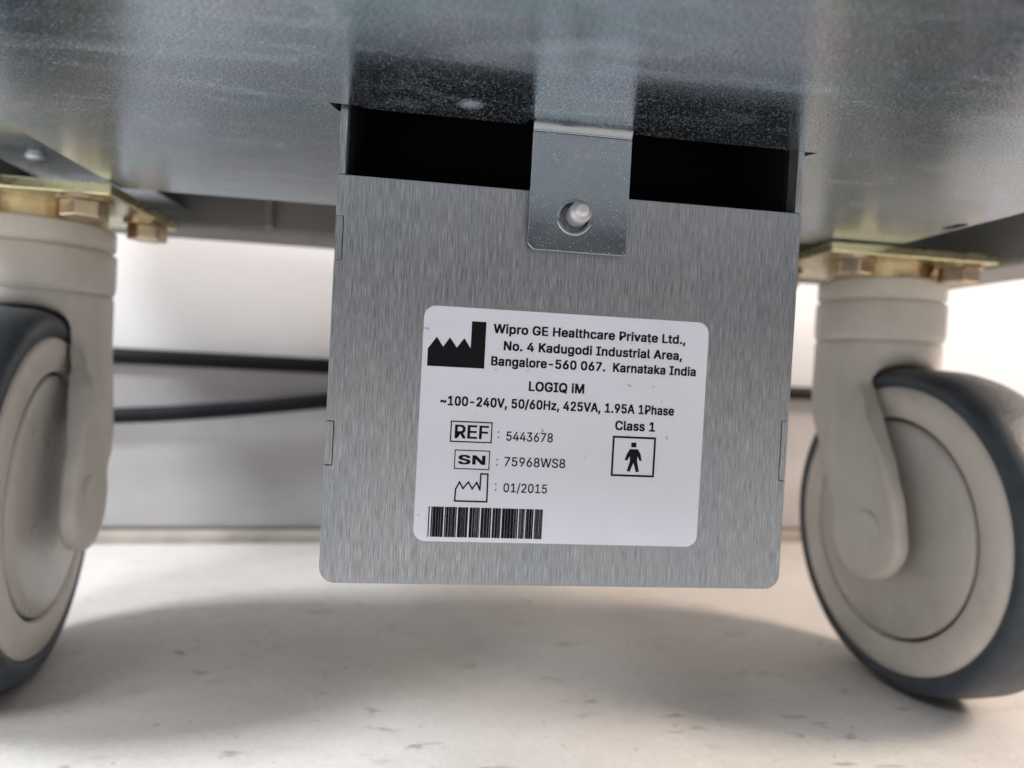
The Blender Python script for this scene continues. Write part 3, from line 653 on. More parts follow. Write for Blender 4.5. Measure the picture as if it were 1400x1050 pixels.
          "K":[459,[224,271,103,143,103,212,111,224,120,235,128,246,137,257,145,267,154,278,163,288,171,298,180,308,190,318,199,328,208,338,357,500,441,500,227,271,122,0,59,0,59,500,122,500,122,329,122,221,122,190,441,0,366,0,185,255,224,304],[14,15,16,14,16,17,13,14,17,12,13,17,11,12,17,10,11,17,9,10,17,8,9,17,7,8,0,0,8,17,7,0,1,6,7,1,5,6,1,4,5,1,3,4,1,2,3,1,19,20,21,19,21,22,19,22,23,19,23,24,19,24,18,27,28,25,26,27,25]],
          "L":[386,[355,0,59,0,59,500,122,500,122,56,355,56],[1,2,3,1,3,4,1,4,5,1,5,0]],
          "M":[617,[120,0,59,0,59,500,149,500,272,184,282,156,294,120,306,82,316,48,302,48,312,81,324,119,336,156,346,184,468,500,558,500,558,0,496,0,496,286,496,321,496,362,497,406,498,449,504,449,500,438,497,426,493,414,489,402,474,357,459,316,448,286,336,0,281,0,167,286,156,315,142,355,127,401,110,449,117,449,118,409,119,365,119,323,120,286],[1,2,37,37,2,3,37,3,38,38,3,4,13,14,22,22,14,15,22,15,23,23,15,16,1,37,39,39,37,36,39,38,36,36,38,4,13,22,25,25,22,21,24,23,16,25,24,16,13,25,26,21,25,16,13,26,27,1,39,40,20,21,16,13,27,28,35,36,4,1,40,41,19,20,16,13,28,29,34,35,4,1,41,42,18,19,16,13,29,30,33,34,4,1,42,0,32,33,4,13,30,31,17,18,16,32,4,5,12,13,31,32,5,6,11,12,31,32,6,7,10,11,31,32,7,9,9,7,8,9,10,31,32,9,31]],
          "N":[514,[123,0,59,0,59,500,134,500,337,180,341,173,346,166,351,157,357,148,362,138,368,128,374,117,381,105,387,93,394,80,400,67,407,54,398,53,397,66,395,80,394,93,394,106,393,119,393,132,393,143,392,155,392,192,392,500,455,500,455,0,380,0,199,285,174,325,168,336,161,348,153,361,145,374,106,444,117,446,120,377,122,322,123,286],[1,2,37,37,2,3,37,3,38,38,3,4,26,27,28,26,28,29,39,38,36,36,38,4,1,37,39,39,37,36,1,39,40,35,36,4,34,35,4,33,34,4,32,33,4,31,32,4,1,40,41,1,41,0,30,31,4,25,26,29,30,4,5,30,5,6,30,6,7,30,7,8,24,25,29,30,8,9,23,24,29,30,9,10,22,23,29,30,10,11,21,22,29,30,11,12,20,21,29,30,12,13,30,13,14,19,20,29,30,14,18,18,14,15,18,19,15,15,19,29,16,15,29,30,18,17,17,16,29,30,17,29]],
          "O":[524,[377,24,351,11,323,1,294,-5,262,-7,231,-5,202,1,174,11,148,24,124,42,103,62,84,86,69,113,56,143,47,176,41,212,40,250,41,288,47,323,56,356,69,386,84,414,103,437,124,458,148,475,174,489,202,499,231,505,262,507,294,505,323,499,351,489,377,475,401,458,422,437,440,414,456,386,468,356,477,323,483,288,485,250,483,212,477,176,468,143,456,113,440,86,422,62,401,42,181,75,200,65,220,58,240,53,262,52,284,53,305,58,325,65,343,75,361,87,376,103,390,121,401,142,411,165,417,191,421,219,423,250,421,281,417,309,411,335,401,358,390,379,376,397,361,413,343,425,325,435,305,442,284,447,262,448,240,447,220,442,200,435,181,425,164,412,148,397,135,379,123,358,114,335,107,309,103,280,102,250,103,219,107,191,114,165,123,142,135,121,148,103,164,88],[27,28,29,26,27,29,26,29,30,25,26,30,25,30,31,24,25,31,24,31,32,23,24,32,23,32,33,22,23,77,77,23,33,77,33,76,76,33,75,75,33,34,22,77,78,74,75,34,22,78,79,73,74,34,21,22,79,73,34,35,21,79,80,72,73,35,21,80,81,71,72,35,20,21,81,71,35,36,70,71,36,20,81,82,20,82,83,69,70,36,19,20,83,69,36,37,19,83,84,68,69,37,19,84,85,67,68,37,18,19,85,67,37,38,18,85,86,66,67,38,17,18,86,66,38,39,17,86,87,65,66,39,16,17,87,65,39,40,64,65,40,16,87,88,15,16,88,15,88,89,63,64,40,63,40,41,15,89,90,62,63,41,14,15,90,62,41,42,14,90,91,61,62,42,13,14,91,61,42,43,13,91,92,60,61,43,12,13,92,60,43,44,12,92,93,59,60,44,12,93,94,58,59,44,11,12,94,58,44,45,11,94,95,57,58,45,11,95,48,56,57,45,10,11,48,56,45,46,10,48,49,55,56,46,10,49,50,54,55,46,9,10,50,54,46,47,9,50,51,53,54,47,9,51,52,52,53,47,9,52,47,8,9,47,8,47,0,7,8,0,7,0,1,6,7,1,6,1,2,5,6,2,5,2,3,4,5,3]],
          "P":[437,[122,0,59,0,59,500,231,500,259,499,284,495,307,488,327,479,344,468,360,454,373,439,383,422,391,404,397,384,401,364,402,342,401,320,397,299,391,279,383,261,373,244,360,229,344,215,327,204,307,194,284,188,259,184,231,183,107,183,107,238,229,238,247,239,264,242,279,246,292,252,303,259,313,268,321,277,327,289,332,301,336,314,338,327,339,342,338,356,336,370,332,383,327,395,321,406,313,415,303,424,292,431,279,437,264,441,247,443,228,444,122,444],[1,2,55,55,2,3,55,3,4,55,4,5,55,5,6,55,6,7,55,7,8,55,8,9,55,9,54,54,9,10,1,55,29,29,55,0,53,54,10,52,53,10,51,52,10,51,10,11,50,51,11,49,50,11,48,49,11,48,11,12,47,48,12,46,47,12,46,12,13,45,46,13,45,13,14,44,45,14,43,44,14,43,14,15,42,43,15,41,42,15,41,15,16,40,41,16,40,16,17,39,40,17,38,39,17,38,17,18,37,38,18,37,18,19,36,37,19,35,36,19,35,19,20,34,35,20,33,34,20,32,33,20,32,20,21,31,32,21,30,31,21,1,29,28,0,29,30,0,30,27,27,30,21,27,21,22,27,22,23,27,23,24,27,24,25,27,25,26,1,28,27,1,27,0]],
          "Q":[524,[326,45,241,156,307,156,363,83,377,64,460,-47,394,-47,340,26,377,24,351,11,323,1,294,-5,262,-7,231,-5,202,1,174,11,148,24,124,42,103,62,84,86,69,113,56,143,47,176,41,212,40,250,41,288,47,323,56,356,69,386,84,414,103,437,124,458,148,475,174,489,202,499,231,505,262,507,294,505,323,499,351,489,377,475,401,458,422,437,440,414,456,386,468,356,477,323,483,288,485,250,483,212,477,176,468,143,456,113,440,86,422,62,401,42,181,75,200,65,220,58,240,53,262,52,284,53,305,58,325,65,343,75,361,87,376,103,390,121,401,142,411,165,417,191,421,219,423,250,421,281,417,309,411,335,401,358,390,379,376,397,361,413,343,425,325,435,305,442,284,447,262,448,240,447,220,442,200,435,181,425,164,412,148,397,135,379,123,358,114,335,107,309,103,280,102,250,103,219,107,191,114,165,123,142,135,121,148,103,164,88],[0,1,2,0,2,3,0,3,4,0,4,5,7,0,5,6,7,5,35,36,37,34,35,37,34,37,38,33,34,38,33,38,39,32,33,39,32,39,40,31,32,40,31,40,41,30,31,85,85,31,41,85,41,84,84,41,83,83,41,42,30,85,86,82,83,42,30,86,87,81,82,42,29,30,87,81,42,43,29,87,88,80,81,43,29,88,89,79,80,43,28,29,89,79,43,44,78,79,44,28,89,90,28,90,91,77,78,44,27,28,91,77,44,45,27,91,92,76,77,45,27,92,93,75,76,45,26,27,93,75,45,46,26,93,94,74,75,46,25,26,94,74,46,47,25,94,95,73,74,47,24,25,95,73,47,48,72,73,48,24,95,96,23,24,96,23,96,97,71,72,48,71,48,49,23,97,98,70,71,49,22,23,98,70,49,50,22,98,99,69,70,50,21,22,99,69,50,51,21,99,100,68,69,51,20,21,100,68,51,52,20,100,101,67,68,52,20,101,102,66,67,52,19,20,102,66,52,53,19,102,103,65,66,53,19,103,56,64,65,53,18,19,56,64,53,54,18,56,57,63,64,54,18,57,58,62,63,54,17,18,58,62,54,55,17,58,59,61,62,55,17,59,60,60,61,55,17,60,55,16,17,55,16,55,8,15,16,8,15,8,9,14,15,9,14,9,10,13,14,10,13,10,11,12,13,11]],
          "R":[441,[122,0,59,0,59,500,232,500,259,499,285,495,307,489,327,480,345,469,360,457,373,442,384,426,392,408,398,388,401,368,402,346,401,324,398,304,392,285,384,267,373,251,360,236,345,224,327,213,307,205,284,199,259,195,232,194,95,194,95,251,230,251,248,251,265,254,280,257,293,262,304,269,314,276,322,285,328,295,333,307,336,319,339,332,339,346,339,360,336,374,333,386,328,398,322,408,314,417,304,425,292,432,279,437,264,441,248,444,229,444,122,444,420,0,347,0,226,225,298,225],[1,2,55,55,2,3,55,3,4,55,4,5,55,5,6,55,6,7,55,7,8,55,8,9,55,9,53,53,9,10,1,55,29,29,55,0,54,55,53,52,53,10,52,10,11,51,52,11,50,51,11,49,50,11,49,11,12,48,49,12,47,48,12,46,47,12,46,12,13,45,46,13,45,13,14,44,45,14,43,44,14,43,14,15,42,43,15,41,42,15,41,15,16,40,41,16,40,16,17,39,40,17,38,39,17,38,17,18,37,38,18,36,37,18,36,18,19,35,36,19,34,35,19,34,19,20,33,34,20,32,33,20,31,32,20,1,29,28,0,29,30,0,30,31,0,31,27,27,31,20,27,20,21,27,21,22,27,22,23,27,23,24,27,24,25,27,25,26,1,28,27,1,27,0,57,58,59,57,59,56]],
          "S":[439,[318,10,296,2,273,-4,247,-8,220,-9,194,-8,169,-4,146,1,125,9,106,19,90,30,75,44,63,59,53,76,45,94,40,113,38,134,103,134,105,120,109,108,114,96,121,86,130,77,140,70,151,63,164,58,177,54,191,51,205,49,220,48,236,49,252,51,267,54,281,59,294,65,305,72,315,81,324,90,331,101,336,112,339,124,340,137,339,148,336,159,332,168,326,176,319,183,311,190,301,196,291,201,279,206,267,210,254,215,241,218,181,235,151,245,126,256,103,269,85,284,70,301,59,321,53,342,51,366,52,387,57,406,64,424,74,440,86,455,100,468,117,480,135,489,155,497,177,502,199,506,223,507,247,506,270,502,291,497,311,489,329,479,345,468,359,455,371,441,380,425,387,408,392,390,394,371,332,371,328,389,321,405,311,418,297,430,281,439,263,445,243,449,221,451,206,450,191,448,177,445,164,440,153,434,143,428,134,420,127,411,121,402,116,391,114,381,113,369,114,357,117,346,122,336,129,328,137,320,146,314,156,308,166,303,177,298,188,295,199,291,209,288,260,274,271,271,282,268,294,264,306,259,318,254,330,248,342,241,353,234,363,225,372,216,380,205,388,194,394,182,398,168,400,153,401,136,400,116,396,97,389,79,380,62,368,47,354,33,337,21],[73,74,75,72,73,75,72,75,76,71,72,76,71,76,77,70,71,77,70,77,78,69,70,78,69,78,79,68,69,79,68,79,80,67,68,80,67,80,81,66,67,96,96,67,95,95,67,81,95,81,82,94,95,82,66,96,97,93,94,82,66,97,98,66,98,99,92,93,82,92,82,83,65,66,99,65,99,100,91,92,83,65,100,101,90,91,83,65,101,102,90,83,84,64,65,102,64,102,103,89,90,84,64,103,104,89,84,85,63,64,104,88,89,85,63,104,105,63,105,106,88,85,86,87,88,86,62,63,106,62,106,107,62,107,108,61,62,108,61,108,109,61,109,110,60,61,110,60,110,111,60,111,112,59,60,112,59,112,113,59,113,114,59,114,115,59,115,116,58,59,116,58,116,117,58,117,118,58,118,119,58,119,120,57,58,120,57,120,121,57,121,122,56,57,122,56,122,123,56,123,124,56,124,125,55,56,125,55,125,126,55,126,127,54,55,127,54,127,128,53,54,128,53,128,129,53,129,130,52,53,130,52,130,131,51,52,131,50,51,131,49,50,131,49,131,132,48,49,132,47,48,132,47,132,133,46,47,133,45,46,133,45,133,134,44,45,134,43,44,134,43,134,135,42,43,135,42,135,136,41,42,136,40,41,136,40,136,137,15,16,17,15,17,18,39,40,137,15,18,19,39,137,138,14,15,19,38,39,138,14,19,20,37,38,138,37,138,139,14,20,21,13,14,21,36,37,139,13,21,22,35,36,139,35,139,140,13,22,23,12,13,23,34,35,140,12,23,24,33,34,140,12,24,25,33,140,141,11,12,25,32,33,141,11,25,26,11,26,27,31,32,141,11,27,28,30,31,141,11,28,29,29,30,141,11,29,141,11,141,142,10,11,142,10,142,143,9,10,143,9,143,0,8,9,0,8,0,1,7,8,1,7,1,2,6,7,2,5,6,2,5,2,3,4,5,3]],
          "V":[471,[273,0,200,0,16,500,83,500,189,203,194,189,199,173,205,155,212,135,219,113,226,88,235,60,244,30,231,30,239,61,248,88,255,113,262,136,269,156,275,173,280,189,285,203,388,500,455,500],[1,2,3,1,3,4,21,22,23,21,23,0,1,4,5,20,21,0,1,5,6,19,20,0,1,6,7,18,19,0,17,18,0,1,7,8,16,17,0,1,8,9,1,9,10,15,16,0,1,10,11,14,15,0,13,14,12,12,14,0,1,11,12,1,12,0]],
          "W":[674,[227,0,152,0,16,500,81,500,160,193,164,180,167,168,170,155,172,143,184,92,186,79,189,66,191,52,194,39,186,39,188,52,191,66,194,79,196,92,199,105,202,118,205,130,208,143,220,193,301,500,373,500,454,193,457,180,460,168,463,155,466,143,478,92,481,79,483,66,486,52,489,39,480,39,482,52,485,66,488,79,490,92,493,105,496,118,499,130,502,143,514,193,593,500,658,500,521,0,448,0,361,317,357,333,353,350,349,367,345,385,341,403,338,423,334,444,330,467,344,467,340,445,336,425,333,406,329,388,326,370,321,353,317,335,312,317],[1,2,3,1,3,4,23,24,58,58,24,25,58,25,59,59,25,26,45,46,47,45,47,48,23,58,57,60,59,26,61,60,56,56,60,26,23,57,61,61,57,56,23,61,62,55,56,26,23,62,63,54,55,26,23,63,64,53,54,26,23,64,65,52,53,26,23,65,66,51,52,26,23,66,67,50,51,26,23,67,0,49,50,26,1,4,5,22,23,0,49,26,27,44,45,48,1,5,6,49,27,28,1,6,7,49,28,29,1,7,8,49,29,30,1,8,9,21,22,0,49,30,31,43,44,48,20,21,0,42,43,48,19,20,0,41,42,48,18,19,0,40,41,48,1,9,10,17,18,0,49,31,32,39,40,48,1,10,11,16,17,0,49,32,33,38,39,48,1,11,15,15,11,12,15,16,12,12,16,0,49,33,37,37,33,34,37,38,34,34,38,48,1,15,14,13,12,0,49,37,36,35,34,48,1,14,13,1,13,0,49,36,35,49,35,48]],
          "a":[383,[212,1,200,-3,187,-6,173,-8,157,-8,140,-8,123,-5,108,-1,93,5,79,12,67,21,56,32,47,44,39,57,34,72,31,88,30,106,31,121,33,135,37,147,42,158,49,168,57,176,66,183,76,190,87,195,98,200,111,204,123,207,136,210,149,212,162,214,175,216,230,223,240,224,248,226,255,228,261,231,265,234,268,239,270,244,271,250,271,252,270,263,269,274,266,283,262,292,257,299,251,306,244,312,236,316,226,320,216,323,205,325,192,325,179,325,168,323,157,320,147,317,138,312,129,307,122,302,116,296,110,289,105,283,101,276,98,269,40,286,47,302,56,317,66,329,77,340,89,349,102,357,116,364,131,369,146,373,161,376,176,377,191,378,201,378,212,377,223,375,235,373,247,370,258,366,270,360,281,354,291,347,301,338,309,327,317,315,323,301,327,285,330,267,331,247,331,0,272,0,272,51,268,51,264,44,260,38,254,31,248,24,240,18,232,11,222,6,128,51,137,48,146,46,157,45,167,45,184,45,198,48,212,52,224,58,235,65,244,73,252,82,259,92,264,102,268,113,270,124,271,136,271,187,268,184,265,182,261,181,255,179,249,177,242,176,235,174,227,173,197,168,172,165,162,164,152,161,142,159,132,156,123,152,115,148,108,143,102,137,97,130,93,122,91,113,90,103,91,94,93,85,96,78,100,71,106,65,112,60,119,55],[78,79,80,78,80,81,77,78,81,77,81,82,76,77,82,76,82,83,75,76,83,75,83,84,75,84,85,74,75,85,74,85,86,73,74,86,73,86,87,72,73,87,72,87,88,71,72,88,71,88,89,70,71,89,70,89,90,69,70,55,55,70,90,55,90,54,54,90,53,53,90,91,69,55,56,52,53,91,69,56,57,51,52,91,69,57,58,50,51,91,68,69,58,68,58,59,49,50,91,49,91,92,68,59,60,48,49,92,68,60,61,47,48,92,67,68,61,67,61,62,47,92,93,46,47,93,67,62,63,45,46,93,67,63,64,66,67,65,65,67,64,45,93,94,44,45,94,43,44,94,43,94,95,42,43,95,41,42,95,40,41,95,40,95,96,39,40,96,38,39,96,37,38,96,36,37,124,124,37,96,35,36,124,34,35,124,33,34,124,32,33,124,31,32,124,30,31,124,29,30,124,28,29,124,27,28,124,26,27,124,25,26,124,24,25,124,23,24,124,23,124,125,123,124,96,23,125,126,22,23,126,22,126,127,22,127,128,22,128,129,22,129,130,21,22,130,21,130,131,21,131,132,21,132,133,20,21,133,20,133,134,20,134,135,20,135,136,20,136,137,20,137,138,19,20,138,19,138,139,19,139,140,19,140,141,18,19,141,18,141,142,18,142,143,122,123,96,17,18,143,17,143,144,121,122,96,17,144,145,16,17,145,16,145,146,120,121,96,15,16,146,15,146,147,119,120,96,15,147,148,118,119,96,14,15,148,14,148,149,117,118,98,98,118,96,14,149,150,116,117,98,13,14,150,13,150,151,13,151,152,115,116,98,13,152,153,114,115,98,12,13,153,12,153,107,113,114,99,99,114,98,12,107,108,113,99,100,97,98,96,12,108,109,112,113,100,12,109,110,12,110,111,12,111,112,12,112,100,11,12,100,11,100,101,11,101,102,10,11,102,10,102,103,10,103,104,9,10,104,9,104,105,8,9,105,8,105,106,8,106,0,7,8,0,7,0,1,6,7,1,6,1,2,5,6,2,5,2,3,4,5,3]],
          "c":[389,[256,-1,244,-4,231,-6,217,-8,204,-8,179,-7,156,-2,135,6,115,16,97,29,81,45,67,63,55,84,46,106,39,130,35,156,34,184,35,212,39,239,46,263,55,286,67,307,81,325,97,340,115,354,135,364,156,372,179,376,204,378,217,377,230,376,243,374,256,371,267,367,279,362,290,356,300,350,309,343,318,335,327,326,334,316,341,306,347,295,351,284,355,272,298,257,295,265,293,271,289,278,285,284,281,290,276,296,271,301,265,305,259,310,252,313,245,317,238,319,230,321,222,323,213,324,204,324,186,323,170,319,155,313,143,305,131,294,122,282,113,269,107,254,101,238,98,221,95,203,95,184,95,166,98,148,101,132,107,115,113,100,122,87,131,75,143,65,155,56,170,50,186,47,204,46,213,46,222,47,230,48,238,51,246,53,253,57,260,61,266,65,272,70,277,75,282,81,287,87,290,94,294,101,297,108,299,115,357,101,353,88,348,77,342,66,335,55,328,46,320,37,311,28,301,21,291,14,280,8,268,3],[27,28,29,27,29,30,26,27,30,26,30,31,26,31,32,25,26,32,25,32,33,25,33,34,24,25,34,24,34,35,24,35,36,23,24,36,23,36,37,23,37,38,22,23,38,22,38,39,22,39,60,60,39,40,21,22,62,62,22,61,61,22,60,59,60,40,21,62,63,58,59,40,57,58,40,21,63,64,56,57,40,55,56,40,55,40,41,21,64,65,54,55,41,53,54,41,20,21,65,53,41,42,20,65,66,52,53,42,51,52,42,50,51,42,50,42,43,20,66,67,49,50,43,19,20,67,48,49,43,48,43,44,19,67,68,47,48,44,47,44,45,46,47,45,19,68,69,18,19,69,18,69,70,17,18,70,17,70,71,17,71,72,16,17,72,16,72,73,15,16,73,15,73,74,15,74,75,14,15,75,14,75,76,14,76,77,13,14,77,13,77,78,100,101,102,99,100,102,12,13,78,98,99,102,98,102,103,12,78,79,97,98,103,97,103,104,12,79,80,96,97,104,11,12,80,95,96,104,95,104,105,11,80,81,94,95,105,93,94,105,93,105,106,11,81,82,92,93,106,10,11,82,91,92,106,90,91,106,10,82,83,90,106,107,89,90,107,88,89,107,10,83,84,87,88,107,10,84,85,86,87,107,10,85,86,10,86,107,10,107,108,9,10,108,9,108,109,8,9,109,8,109,110,8,110,111,7,8,111,7,111,112,7,112,113,6,7,113,6,113,0,6,0,1,5,6,1,5,1,2,5,2,3,4,5,3]],
          "d":[417,[248,4,236,-1,223,-5,208,-7,192,-8,169,-7,148,-2,128,5,110,16,93,29,78,45,65,63,54,83,45,106,39,130,35,157,34,186,35,214,39,240,45,265,54,288,65,308,78,326,93,341,110,354,128,365,148,372,170,376,192,378,209,377,224,375,237,371,249,366,259,360,268,354,276,347,282,340,288,333,293,326,297,320,301,314,305,314,305,500,365,500,365,0,307,0,307,58,301,58,298,52,293,45,288,38,282,31,275,23,267,16,258,10,143,64,155,56,169,51,184,47,201,46,217,47,232,50,246,56,259,64,270,74,279,85,288,98,294,113,300,129,303,147,306,166,306,186,306,206,303,225,300,242,294,258,288,273,280,286,270,297,259,307,246,314,233,320,217,323,201,324,184,323,169,320,155,314,142,306,131,296,121,285,113,271,107,257,101,241,98,223,95,205,95,186,95,167,98,148,101,131,107,115,113,100,122,86,131,74],[41,42,43,41,43,44,27,28,29,27,29,30,26,27,30,26,30,31,25,26,31,25,31,32,25,32,33,24,25,33,24,33,34,23,24,34,23,34,35,23,35,36,22,23,36,22,36,37,22,37,38,21,22,84,84,22,83,83,22,38,83,38,39,82,83,39,21,84,85,81,82,39,21,85,86,80,81,39,80,39,40,21,86,87,79,80,40,79,40,41,79,41,78,78,41,77,77,41,76,76,41,75,75,41,74,74,41,44,20,21,87,20,87,88,20,88,89,19,20,89,19,89,90,19,90,91,18,19,91,18,91,92,73,74,44,18,92,93,17,18,93,72,73,44,17,93,94,16,17,94,71,72,44,16,94,95,15,16,95,15,95,96,70,71,44,15,96,97,69,70,44,14,15,97,14,97,98,68,69,44,14,98,99,13,14,99,67,68,44,13,99,100,66,67,44,12,13,100,12,100,101,65,66,46,46,66,44,12,101,102,64,65,46,11,12,102,11,102,55,63,64,46,11,55,56,62,63,47,47,63,46,10,11,56,62,47,48,45,46,44,10,56,57,61,62,48,61,48,49,10,57,58,60,61,49,10,58,59,59,60,49,10,59,49,9,10,49,9,49,50,9,50,51,9,51,52,8,9,52,8,52,53,7,8,53,7,53,54,7,54,0,6,7,0,6,0,1,6,1,2,5,6,2,5,2,3,4,5,3]],
          "e":[397,[278,4,262,-1,245,-5,227,-7,208,-8,182,-7,158,-2,135,6,115,16,97,29,80,45,66,63,55,83,45,106,39,130,35,156,34,184,35,211,39,238,45,262,54,285,66,305,79,324,95,340,113,353,133,364,154,372,177,376,202,378,217,377,232,375,247,372,261,368,275,362,289,354,302,345,314,335,325,323,335,309,344,294,351,277,357,258,361,238,364,215,365,191,365,166,73,166,73,217,332,217,304,199,304,217,301,233,298,249,293,264,286,277,278,289,269,300,258,308,246,315,233,320,218,323,202,324,185,323,170,320,156,315,144,308,132,299,123,289,114,278,107,265,101,251,97,237,95,223,94,207,94,174,95,155,98,136,102,120,109,104,116,91,126,79,136,69,148,60,162,54,176,49,192,46,209,45,220,46,230,47,240,49,249,52,258,56,266,60,274,65,281,71,287,78,292,86,297,95,300,104,359,89,354,75,347,62,339,50,329,39,318,28,306,19,292,11],[27,28,29,27,29,30,26,27,30,26,30,31,25,26,31,25,31,32,25,32,33,24,25,33,24,33,34,24,34,35,23,24,35,23,35,36,22,23,36,22,36,61,61,36,37,21,22,62,62,22,61,60,61,37,21,62,63,59,60,37,59,37,38,21,63,64,58,59,38,21,64,65,57,58,38,57,38,39,21,65,66,56,57,39,20,21,66,55,56,39,20,66,67,55,39,40,20,67,68,54,55,40,19,20,68,19,68,69,53,54,40,53,40,41,19,69,70,52,53,41,18,19,70,52,41,42,18,70,71,51,52,42,17,18,71,51,42,43,17,71,72,50,51,48,48,51,43,17,72,47,47,72,73,17,47,46,73,47,50,50,47,48,73,50,49,49,48,43,49,43,44,16,17,46,74,73,49,74,49,44,74,44,45,15,16,46,75,74,45,15,46,45,15,45,75,14,15,75,14,75,76,14,76,77,13,14,77,13,77,78,12,13,78,12,78,79,97,98,99,96,97,99,12,79,80,96,99,100,95,96,100,11,12,80,11,80,81,94,95,100,94,100,101,93,94,101,11,81,82,92,93,101,10,11,82,92,101,102,10,82,83,91,92,102,90,91,102,10,83,84,89,90,102,89,102,103,10,84,85,88,89,103,87,88,103,10,85,86,86,87,103,9,10,86,9,86,103,9,103,104,8,9,104,8,104,105,8,105,106,7,8,106,7,106,0,6,7,0,6,0,1,6,1,2,5,6,2,5,2,3,4,5,3]],
          "g":[418,[286,-134,267,-140,247,-144,225,-147,203,-148,183,-147,165,-145,147,-142,132,-137,117,-131,104,-125,92,-117,81,-108,71,-99,63,-89,56,-79,50,-68,100,-40,104,-46,108,-52,114,-58,119,-65,126,-71,134,-77,142,-82,152,-87,162,-91,175,-93,188,-95,203,-96,225,-94,245,-90,262,-83,277,-74,290,-61,299,-46,304,-27,306,-6,306,67,301,67,297,61,293,55,288,48,282,41,275,34,267,27,258,21,248,15,236,11,223,7,208,5,192,5,170,6,149,10,129,17,111,26,94,38,79,53,65,69,54,89,45,110,39,134,35,160,34,188,35,216,39,242,45,266,54,288,65,308,78,326,93,341,110,354,129,365,149,372,170,376,193,378,209,377,224,375,238,371,249,366,259,361,268,354,276,347,283,340,289,333,294,326,299,319,302,313,308,313,308,373,366,373,366,-9,365,-32,361,-53,354,-72,344,-88,332,-103,319,-115,303,-125,143,74,156,67,169,62,185,59,201,58,218,59,233,62,247,67,259,74,270,83,280,93,288,105,295,119,300,134,304,151,306,170,307,189,306,209,304,227,300,244,295,259,288,274,280,286,270,297,259,307,247,314,233,320,218,323,201,324,185,323,169,320,155,314,143,306,131,296,122,285,113,272,107,258,101,242,98,226,95,208,95,189,95,170,98,152,102,136,107,120,114,107,122,94,132,84],[74,75,76,74,76,77,73,74,77,73,77,78,88,89,90,88,90,91,72,73,78,72,78,79,72,79,80,71,72,80,71,80,81,70,71,81,70,81,82,70,82,83,69,70,83,69,83,84,69,84,85,68,69,128,128,69,127,127,69,85,127,85,86,126,127,86,68,128,129,125,126,86,68,129,130,124,125,86,124,86,87,68,130,131,123,124,87,123,87,88,123,88,122,122,88,121,121,88,120,120,88,119,119,88,118,118,88,91,67,68,131,67,131,132,67,132,133,66,67,133,66,133,134,66,134,135,65,66,135,65,135,136,117,118,91,64,65,136,64,136,137,116,117,91,64,137,138,63,64,138,115,116,91,63,138,139,63,139,140,114,115,91,62,63,140,62,140,141,113,114,91,61,62,141,61,141,142,112,113,91,61,142,143,60,61,143,111,112,91,60,143,144,110,111,91,59,60,144,59,144,145,109,110,38,38,110,91,59,145,146,108,109,38,58,59,146,58,146,99,107,108,38,58,99,100,106,107,38,57,58,100,57,100,101,105,106,39,39,106,38,105,39,40,37,38,91,57,101,102,104,105,40,104,40,41,57,102,103,103,104,41,57,103,41,57,41,42,56,57,42,56,42,43,56,43,44,55,56,44,55,44,45,55,45,46,54,55,46,54,46,47,53,54,47,53,47,48,53,48,49,52,53,49,52,49,50,51,52,50,36,37,91,36,91,92,35,36,92,35,92,93,16,17,18,16,18,19,34,35,93,16,19,20,34,93,94,16,20,21,33,34,94,16,21,22,15,16,22,15,22,23,33,94,95,32,33,95,15,23,24,14,15,24,14,24,25,31,32,95,14,25,26,31,95,96,13,14,26,30,31,96,13,26,27,13,27,28,29,30,96,13,28,29,13,29,96,12,13,96,12,96,97,11,12,97,11,97,98,10,11,98,9,10,98,9,98,0,8,9,0,8,0,1,7,8,1,7,1,2,6,7,2,6,2,3,5,6,3,4,5,3]],
          "h":[403,[124,278,119,266,115,253,113,238,112,223,112,0,52,0,52,500,112,500,112,283,101,283,110,306,121,327,135,343,149,356,166,365,184,372,203,376,223,378,242,377,259,374,275,369,290,362,304,353,316,343,326,330,335,315,342,299,347,280,350,259,351,236,351,0,291,0,291,231,290,252,285,270,278,286,268,299,256,310,241,317,225,322,206,323,193,323,181,321,169,317,158,312,148,305,139,298,131,288],[6,7,8,6,8,10,10,8,11,11,8,9,17,18,19,17,19,20,16,17,20,16,20,21,15,16,21,15,21,22,14,15,22,14,22,23,13,14,23,13,23,24,12,13,24,12,24,25,12,25,41,41,25,40,40,25,26,11,12,43,43,12,42,42,12,41,39,40,26,11,43,44,11,44,45,38,39,26,38,26,27,11,45,46,37,38,27,9,11,46,9,46,47,36,37,27,36,27,28,9,47,48,9,48,0,35,36,28,6,10,9,6,9,2,2,9,1,1,9,0,35,28,29,34,35,29,34,29,30,6,2,3,33,34,30,6,3,4,33,30,31,32,33,31,6,4,5]],
          "i":[164,[112,0,52,0,52,373,112,373,112,447,105,442,98,438,91,436,82,435,74,436,66,438,59,442,53,447,47,453,44,460,41,467,41,475,41,483,44,490,47,497,53,503,59,508,66,512,74,514,82,515,91,514,98,512,105,508,112,503,117,497,121,490,123,483,124,475,123,467,121,460,117,453],[1,2,3,1,3,0,23,24,25,22,23,25,22,25,26,21,22,26,21,26,27,20,21,27,20,27,28,19,20,28,19,28,29,18,19,29,18,29,30,17,18,30,17,30,31,16,17,31,16,31,32,15,16,32,15,32,33,14,15,33,14,33,34,13,14,34,13,34,35,12,13,35,12,35,4,11,12,4,11,4,5,10,11,5,10,5,6,9,10,6,9,6,7,8,9,7]],
